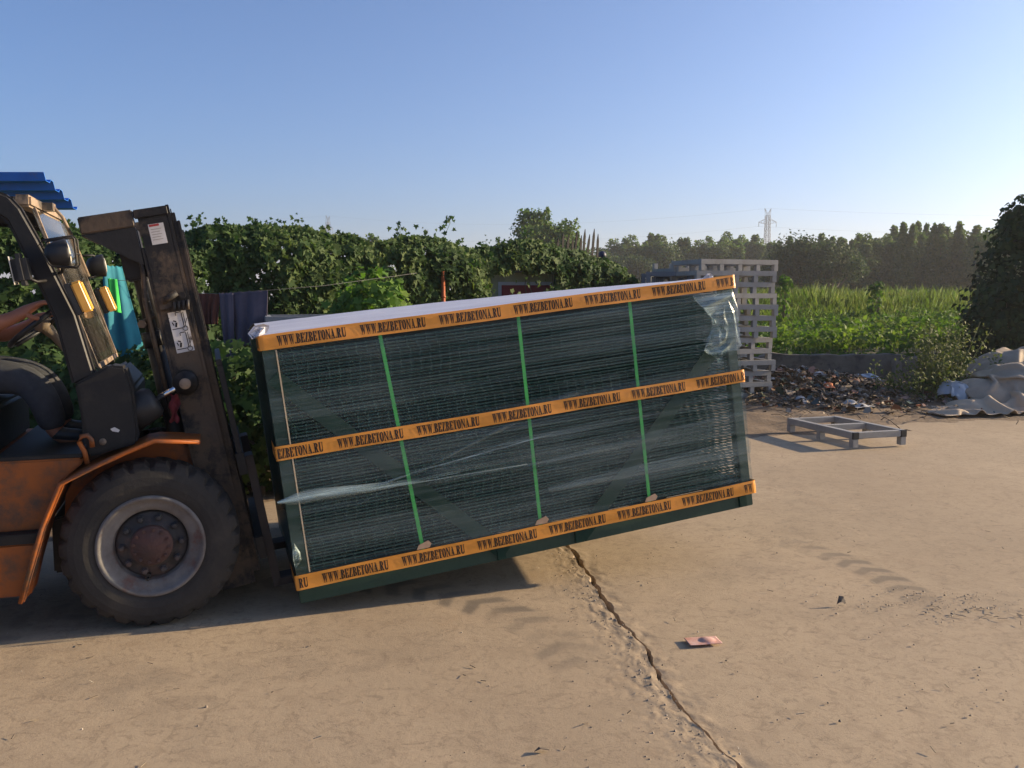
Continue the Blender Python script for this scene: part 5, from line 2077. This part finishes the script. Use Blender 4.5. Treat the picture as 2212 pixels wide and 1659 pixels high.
def pylon(p, hgt, rz, label):
    root = empty('pylon', p, rz)
    tag(root, label, 'pylon')
    b = MB()
    r0 = .12
    def wdt(z):
        return np.interp(z, [0, .55, .78, 1.0], [2.9, 1.15, .95, .85])
    lv = [0, .14, .27, .38, .48, .56, .63, .70, .77, .84, .92]
    cs = ((1, 1), (-1, 1), (-1, -1), (1, -1))
    for a_, c_ in zip(lv[:-1], lv[1:]):
        w0, w1 = wdt(a_), wdt(c_)
        for i, (sx, sy) in enumerate(cs):
            b.bar((sx * w0, sy * w0, a_ * hgt), (sx * w1, sy * w1, c_ * hgt), r0 * 1.5, r0 * 1.5)
            s2, t2 = cs[(i + 1) % 4]
            b.bar((sx * w0, sy * w0, a_ * hgt), (s2 * w1, t2 * w1, c_ * hgt), r0, r0)
            b.bar((s2 * w0, t2 * w0, a_ * hgt), (sx * w1, sy * w1, c_ * hgt), r0, r0)
            b.bar((sx * w1, sy * w1, c_ * hgt), (s2 * w1, t2 * w1, c_ * hgt), r0, r0)
    b.build('tower', M_steel, root)
    for s_ in (-1, 1):                                            # two earth-wire horns
        h = MB()
        for sy in (-1, 1):
            h.bar((s_ * .85, sy * .85, .92 * hgt), (s_ * 1.5, 0, hgt), r0, r0)
            h.bar((-s_ * .5, sy * .85, .92 * hgt), (s_ * 1.5, 0, hgt), r0 * .8, r0 * .8)
        h.build('peak', M_steel, root)
    for z, ln in ((.83, 4.3), (.56, 4.9), (.70, 0)):
        if not ln:
            continue
        for s_ in (-1, 1):
            h = MB()
            for sy in (-1, 1):
                h.bar((s_ * 1.1, sy * 1.1, z * hgt), (s_ * ln, 0, (z + .012) * hgt), r0, r0)
                h.bar((s_ * 1.1, sy * 1.1, (z + .05) * hgt), (s_ * ln, 0, (z + .016) * hgt), r0, r0)
            for q in (.3, .55, .8):
                h.bar((s_ * (1.1 + (ln - 1.1) * q), 0, (z + .006) * hgt), (s_ * (1.1 + (ln - 1.1) * q), 0, (z + .05 - .03 * q) * hgt), r0 * .7, r0 * .7)
            h.build('crossarm', M_steel, root)
            h = MB()
            h.tube([(s_ * (ln - .2), 0, (z + .01) * hgt), (s_ * (ln - .2), 0, (z - .035) * hgt)], .12, 6)
            h.build('insulator', M_galvd, root)
    return root


pA = at(1659, 450, 400)
pB = at(708, 466, 520)
yA = pylon((pA.x, 400, 0), pA.z, R(8), 'tall lattice pylon standing behind the far poplars')
yB = pylon((pB.x, 520, 0), pB.z, R(62), 'faint distant lattice pylon above the vine hedge')


def span(a, c, sag, label):
    b = MB()
    pts = []
    for i in range(25):
        t_ = i / 24
        p = Vector(a).lerp(Vector(c), t_)
        p.z -= sag * 4 * t_ * (1 - t_)
        pts.append(p)
    b.tube(pts, .022, 4, caps=False)
    o = b.build('power_line', M_steel)
    tag(o, label, 'power line')


for k, (z, dx, w1) in enumerate(((1.0, 0, 'topmost'), (.80, -4.1, 'second highest'), (.53, 4.7, 'lowest'))):
    a = (pA.x + dx, 400, pA.z * z)
    c = (pB.x + dx, 520, pB.z * z)
    span(a, c, 6, w1 + ' power line between the two pylons')
    span(a, (420 + dx, 330, pA.z * z), 6, w1 + ' power line leading to the right of the near pylon')
    span(c, (-620 + dx, 640, pB.z * z), 6, w1 + ' power line leading to the left of the distant pylon')

# ------------------------------------------------------------------ rubbish heap, tarpaulins
M_rub_ = random_mat('rubbish_bits', [(.16, .115, .072), (.13, .092, .058), (.20, .145, .092), (.10, .074, .05), (.26, .20, .14), (.30, .13, .07), (.18, .13, .085), (.15, .105, .066),
                                     (.30, .24, .18), (.07, .08, .04), (.05, .08, .08), (.28, .16, .12), (.36, .34, .32), (.10, .073, .05), (.16, .12, .08), (.085, .062, .042)])
n = 5200
rr = np.random.default_rng(301)
x = 4.35 + rr.normal(0, .85, n)
y = 12.6 + rr.normal(0, .62, n)
ok = (x > 3.2) & (x < 6.2) & (y > 10.9) & (y < 14.5)
x, y = x[ok], y[ok]
P = np.stack([x, y, dirt_h(x, y) + rr.uniform(.0, .05, len(x))], 1)
sz = np.exp(rr.normal(-3.35, .55, len(x))).clip(.010, .14)
nr = rr.normal(size=P.shape) * .42 + np.array([.1, -.1, 1.0])
shp = np.array([(-.5, -.3), (.1, -.45), (.55, -.1), (.4, .35), (-.1, .5), (-.55, .2)])
tag(link('rubbish', leaves_mesh('rubbish', P, nr, sz * 1.1, shp, .1, .25, r=rr), M_rub_), 'scattered scraps, rags and litter covering the rubbish heap', 'rubbish', kind='stuff')
n = 700
x = 4.2 + rr.normal(0, .9, n)
y = 12.1 + rr.normal(0, .75, n)
tw = MB()
for k in range(260):
    c = Vector((x[k], y[k], float(dirt_h(x[k], y[k])) + .02))
    a = rr.uniform(0, 6.28)
    d_ = Vector((math.cos(a), math.sin(a), rr.uniform(-.1, .5))) * rr.uniform(.08, .28)
    tw.tube([c, c + d_ * .5 + Vector((0, 0, .02)), c + d_], [.006, .005, .003], 4)
tag(tw.build('dry_stalks', M_bark), 'dry stalks and twigs lying on the rubbish heap', 'twigs', kind='stuff')


def crumpled(name, label, cat, centre, size, rz, m, seed, bumps=(), squash=.78, n=34, thick=.005, steps=130, lift=.12):
    """thin sheet thrown down: a small cloth solver lets it buckle and settle over what lies beneath"""
    rr_ = np.random.default_rng(seed)
    w_, h_ = size
    step = max(w_, h_) / n
    nx, ny = max(8, int(w_ / step)), max(6, int(h_ / step))
    gx, gy = np.meshgrid(np.linspace(-.5, .5, nx), np.linspace(-.5, .5, ny))
    rest = np.stack([gx * w_, gy * h_, gx * 0], -1)
    q1, q2 = fbm(gx * 3 + seed, gy * 3, seed, 3) - .5, fbm(gx * 3, gy * 3 + seed, seed + 1, 3) - .5
    p = rest.copy()
    p[..., 0] = p[..., 0] * squash + q1 * .10 * w_
    p[..., 1] = p[..., 1] * squash + q2 * .10 * h_
    p[..., 2] = lift + .5 * step * rr_.normal(size=gx.shape) + (fbm(gx * 5, gy * 5 + seed, seed + 2, 3) - .3) * .25 * min(w_, h_)
    v = np.zeros_like(p)
    cons = []
    for (dj, di) in ((0, 1), (1, 0), (1, 1), (1, -1), (0, 2), (2, 0)):
        a = np.s_[0:ny - dj, max(0, -di):nx - max(0, di)]
        b = np.s_[dj:ny, max(0, di):nx - max(0, -di)]
        L0 = np.linalg.norm(rest[b] - rest[a], axis=-1, keepdims=True)
        cons.append((a, b, L0, .42 if max(dj, abs(di)) == 1 else .10))

    def floor_(x, y):
        z = np.zeros_like(x) + .008
        for (bx, by, br, bh) in bumps:
            z = np.maximum(z, bh * np.sqrt(np.clip(1 - ((x - bx) ** 2 + (y - by) ** 2) / br ** 2, 0, 1)))
        return z
    for k in range(steps):
        v[..., 2] -= .010
        v *= .90
        old = p.copy()
        p = p + v * .5
        for it in range(5):
            for a, b, L0, st_ in cons:
                d = p[b] - p[a]
                ln = np.linalg.norm(d, axis=-1, keepdims=True)
                c = d * (st_ * (ln - L0) / np.maximum(ln, 1e-6)) * .5
                dp = np.zeros_like(p)
                dp[a] += c
                dp[b] -= c
                p = p + dp
            fz = floor_(p[..., 0], p[..., 1])
            hit = p[..., 2] < fz
            p[..., 2] = np.where(hit, fz, p[..., 2])
            p[..., :2] = np.where(hit[..., None], p[..., :2] * .25 + old[..., :2] * .75, p[..., :2])
        v = (p - old) * 1.2
        v = np.clip(v, -.05, .05)
    o = link(name, grid_mesh(name, p, True), m)
    o.location = centre
    o.rotation_euler = (0, 0, rz)
    sb = o.modifiers.new('Subdivision', 'SUBSURF')
    sb.levels = sb.render_levels = 1
    sd = o.modifiers.new('Solidify', 'SOLIDIFY')
    sd.thickness = thick
    tag(o, label, cat)
    return o


M_tarp = mat('tan_tarpaulin', (.50, .385, .265), (.42, .32, .22), scale=3, rough=.75, bump=.5, bscale=12)
M_tarp2 = mat('grey_tan_sacking', (.42, .335, .245), (.34, .27, .20), scale=3, rough=.85, bump=.5, bscale=14)
M_sheetw = mat('clear_plastic_sheet', (.33, .36, .40), (.24, .27, .30), scale=5, rough=.3, spec=.7, bump=.5, bscale=9)
crumpled('tarpaulin', 'tan tarpaulin spread along the front of the heap at the concrete edge', 'tarpaulin', (6.45, 11.5, .03), (2.9, 1.0), R(8), M_tarp, 3,
         ((.6, .1, .5, .22), (-.3, .15, .4, .12)), .76, 46)
crumpled('tarpaulin', 'big crumpled tan tarpaulin piled highest beside the weeds', 'tarpaulin', (6.95, 12.2, .04), (2.3, 1.7), R(24), M_tarp2, 7,
         ((.1, 0, .62, .55), (-.5, .1, .45, .34), (.7, .2, .5, .5)), .72, 44, lift=.6)
crumpled('tarpaulin', 'folded tan tarpaulin draped at the right edge of the heap', 'tarpaulin', (7.75, 11.7, .04), (1.9, 1.3), R(-14), M_tarp, 12,
         ((0, .1, .6, .36), (-.4, -.1, .35, .28)), .72, 40, lift=.4)
crumpled('tarpaulin', 'greyish sacking lying behind the crumpled tarpaulins', 'tarpaulin', (7.7, 13.0, .10), (2.6, 1.3), R(5), M_tarp2, 18,
         ((-.3, 0, .7, .62), (.6, 0, .7, .70)), .75, 40, lift=.7)
crumpled('plastic_sheet', 'shiny clear plastic sheet hanging off the tarpaulin heap', 'plastic sheet', (6.05, 12.0, .10), (.55, .5), R(50), M_sheetw, 23, ((.05, .05, .25, .26),), .70, 24, .002, 90, .3)
crumpled('plastic_sheet', 'pale bluish plastic sheet lying at the foot of the rubbish heap', 'plastic sheet', (5.3, 12.75, .05), (.85, .40), R(-8), M_sheetw, 27, ((.1, 0, .2, .06),), .72, 28, .002, 90, .1)
crumpled('plastic_sheet', 'bluish plastic bag heaped against the retaining wall', 'plastic sheet', (5.5, 13.7, .04), (.8, .6), R(20), M_sheetw, 31, ((0, 0, .3, .25),), .66, 26, .002, 90, .3)
M_scrapw = mat('white_scrap', (.42, .41, .40), (.33, .32, .31), scale=8, rough=.7)
M_scrapo = mat('orange_scrap', (.55, .17, .06), (.48, .14, .05), scale=8, rough=.7)
for k, (u, v, w_, h_, m_, lab) in enumerate(((1728, 868, .20, .10, M_scrapw, 'white scrap at the front foot of the rubbish heap'), (1837, 880, .26, .14, M_scrapw, 'white plastic scrap near the steel pallet'),
                                             (1788, 836, .42, .10, M_scrapo, 'orange strip of sheeting on the rubbish heap'), (1768, 818, .28, .14, M_scrapw, 'white sheet scrap on top of the rubbish heap'),
                                             (1705, 805, .34, .20, M_card, 'pinkish cardboard scrap on the rubbish heap next to the pallets'), (1860, 893, .30, .16, M_scrapw, 'torn pale bag between the heap and the pallet'))):
    c = at(u, v, float(np.interp(v, [800, 893], [13.1, 11.35])))
    crumpled('scrap', lab, 'scrap', (c.x, c.y, float(dirt_h(c.x, c.y)) + .02), (w_ * 1.3, h_ * 1.3), k * .7, m_, 60 + k, ((0, 0, .08, .05),), .70, 14, .003, 60, .08)

# ------------------------------------------------------------------ litter on the concrete
M_peb = random_mat('grit', [(.17, .14, .105), (.24, .19, .14), (.12, .10, .08), (.32, .25, .18), (.20, .16, .12), (.40, .34, .27)])


def ground_z(x, y):
    return slab_height(x, y)


rg = np.random.default_rng(401)
n = 5200
y = 2.2 + rg.uniform(0, 1, n) ** 1.4 * 7.5
x = rg.uniform(-.62, .66, n) * (y + .4)
dens = fbm(x * .9, y * .9, 433, 3)
near_joint = np.exp(-((joint_x(y) - .12 - x) / .18) ** 2)
clump = np.exp(-((x - 2.1) / .45) ** 2 - ((y - 4.25) / .22) ** 2) + .7 * np.exp(-((x - 1.6) / .35) ** 2 - ((y - 4.6) / .1) ** 2)
ok = rg.random(n) < (.10 + .14 * (dens > .55) + .2 * near_joint + .4 * clump)
x, y = x[ok], y[ok]
# extra grit at the broken edge and in the swept-up patches
ye = rg.uniform(2.3, 6.0, 420)
xe = joint_x(ye) - np.abs(rg.normal(0, .10, 420)) - .01
xc, yc = 2.12 + rg.normal(0, .30, 230), 4.28 + rg.normal(0, .12, 230)
x, y = np.concatenate([x, xe, xc]), np.concatenate([y, ye, yc])
sz = np.exp(rg.normal(-5.75, .40, len(x))).clip(.0018, .010)
T = np.array([(1, 0, -.3), (-.2, .9, -.3), (-.9, -.1, -.3), (.1, -.95, -.3), (.45, .35, .55), (-.4, .2, .65), (.05, -.4, .5)])
a = rg.uniform(0, 6.28, len(x))
ca, sa = np.cos(a), np.sin(a)
V = T[None] * sz[:, None, None] * rg.uniform(.6, 1.3, (len(x), 1, 3))
VX = V[..., 0] * ca[:, None] - V[..., 1] * sa[:, None] + x[:, None]
VY = V[..., 0] * sa[:, None] + V[..., 1] * ca[:, None] + y[:, None]
VZ = V[..., 2] + (ground_z(x, y) + sz * .25)[:, None]
F = np.array([(0, 1, 4), (1, 5, 4), (1, 2, 5), (2, 6, 5), (2, 3, 6), (3, 0, 6), (0, 4, 6), (4, 5, 6)])
FF = (F[None] + (np.arange(len(x)) * 7)[:, None, None]).reshape(-1)
tag(link('grit', np_mesh('grit', np.stack([VX, VY, VZ], -1).reshape(-1, 3), FF, 3), M_peb), 'small stones and grit scattered over the concrete', 'grit', kind='stuff')
tw = MB()
M_straw = random_mat('straw_bits', [(.30, .24, .16), (.14, .11, .08), (.45, .38, .28), (.09, .07, .05), (.20, .16, .11)])
for k in range(130):
    y_ = 2.3 + rg.random() ** 1.3 * 6.5
    x_ = rg.uniform(-.62, .66) * (y_ + .4)
    z_ = float(ground_z(np.array(x_), np.array(y_))) + .004
    a_ = rg.uniform(0, 6.28)
    l_ = rg.uniform(.010, .032)
    tw.bar((x_, y_, z_), (x_ + math.cos(a_) * l_, y_ + math.sin(a_) * l_, z_ + rg.uniform(0, .008)), .003, .002)
for k in range(26):
    x_, y_ = 2.25 + rg.normal(0, .15), 4.15 + rg.normal(0, .07)
    z_ = float(ground_z(np.array(x_), np.array(y_))) + .004
    a_ = rg.uniform(0, 6.28)
    l_ = rg.uniform(.015, .055)
    tw.bar((x_, y_, z_), (x_ + math.cos(a_) * l_, y_ + math.sin(a_) * l_, z_ + rg.uniform(0, .008)), .0028, .002)
tag(tw.build('straw', M_straw), 'bits of straw and splinters strewn over the concrete', 'straw', kind='stuff')

# the crumpled wrapper and two bigger dry leaves
M_wrap = mat('pink_wrapper', (.62, .42, .36), (.52, .25, .18), scale=14, rough=.5, c3=(.22, .17, .22), scale3=9, lo3=.58, hi3=.66)
crumpled('wrapper', 'crumpled pink wrapper lying alone on the concrete', 'wrapper', (.845, 3.78, float(ground_z(np.array(.845), np.array(3.78)))), (.16, .085), R(10), M_wrap, 44,
         ((.02, 0, .04, .018),), .86, 18, .0015, 40, .03)
M_dryleaf = mat('dry_leaf', (.12, .095, .075), (.08, .065, .05), scale=20, rough=.8)
for (x_, y_, s_, lab) in ((1.63, 4.25, .045, 'curled dry leaf standing on edge on the concrete'), (.10, 2.83, .05, 'dark flat splinter lying near the bottom of the picture')):
    b = MB()
    b.add([(-.5 * s_, 0, .1 * s_), (-.1 * s_, -.2 * s_, .02), (.5 * s_, 0, .01), (.3 * s_, .2 * s_, .9 * s_ if s_ < .05 else .012), (-.2 * s_, .25 * s_, 1.0 * s_ if s_ < .05 else .014)], [(0, 1, 2, 3, 4)])
    o = b.build('dry_leaf', M_dryleaf)
    o.location = (x_, y_, float(ground_z(np.array(x_), np.array(y_))))
    o.modifiers.new('Solidify', 'SOLIDIFY').thickness = .002
    tag(o, lab, 'leaf' if s_ < .05 else 'splinter')

# ------------------------------------------------------------------ summer haze
hz = MB()
hz.box((-1650, -330, -1.5), (1650, 1950, 54))
hzo = hz.build('haze', None)
hm = bpy.data.materials.new('haze_air')
t, N, L = nodes_of(hm)
N.remove(N['Principled BSDF'])
pv = N.new('ShaderNodeVolumePrincipled')
pv.inputs['Color'].default_value = (.93, .95, 1.0, 1)
pv.inputs['Density'].default_value = .00065
pv.inputs['Anisotropy'].default_value = .35
L.new(pv.outputs[0], N['Material Output'].inputs['Volume'])
hzo.data.materials.append(hm)
tag(hzo, 'pale summer haze over the fields', 'haze', kind='stuff')
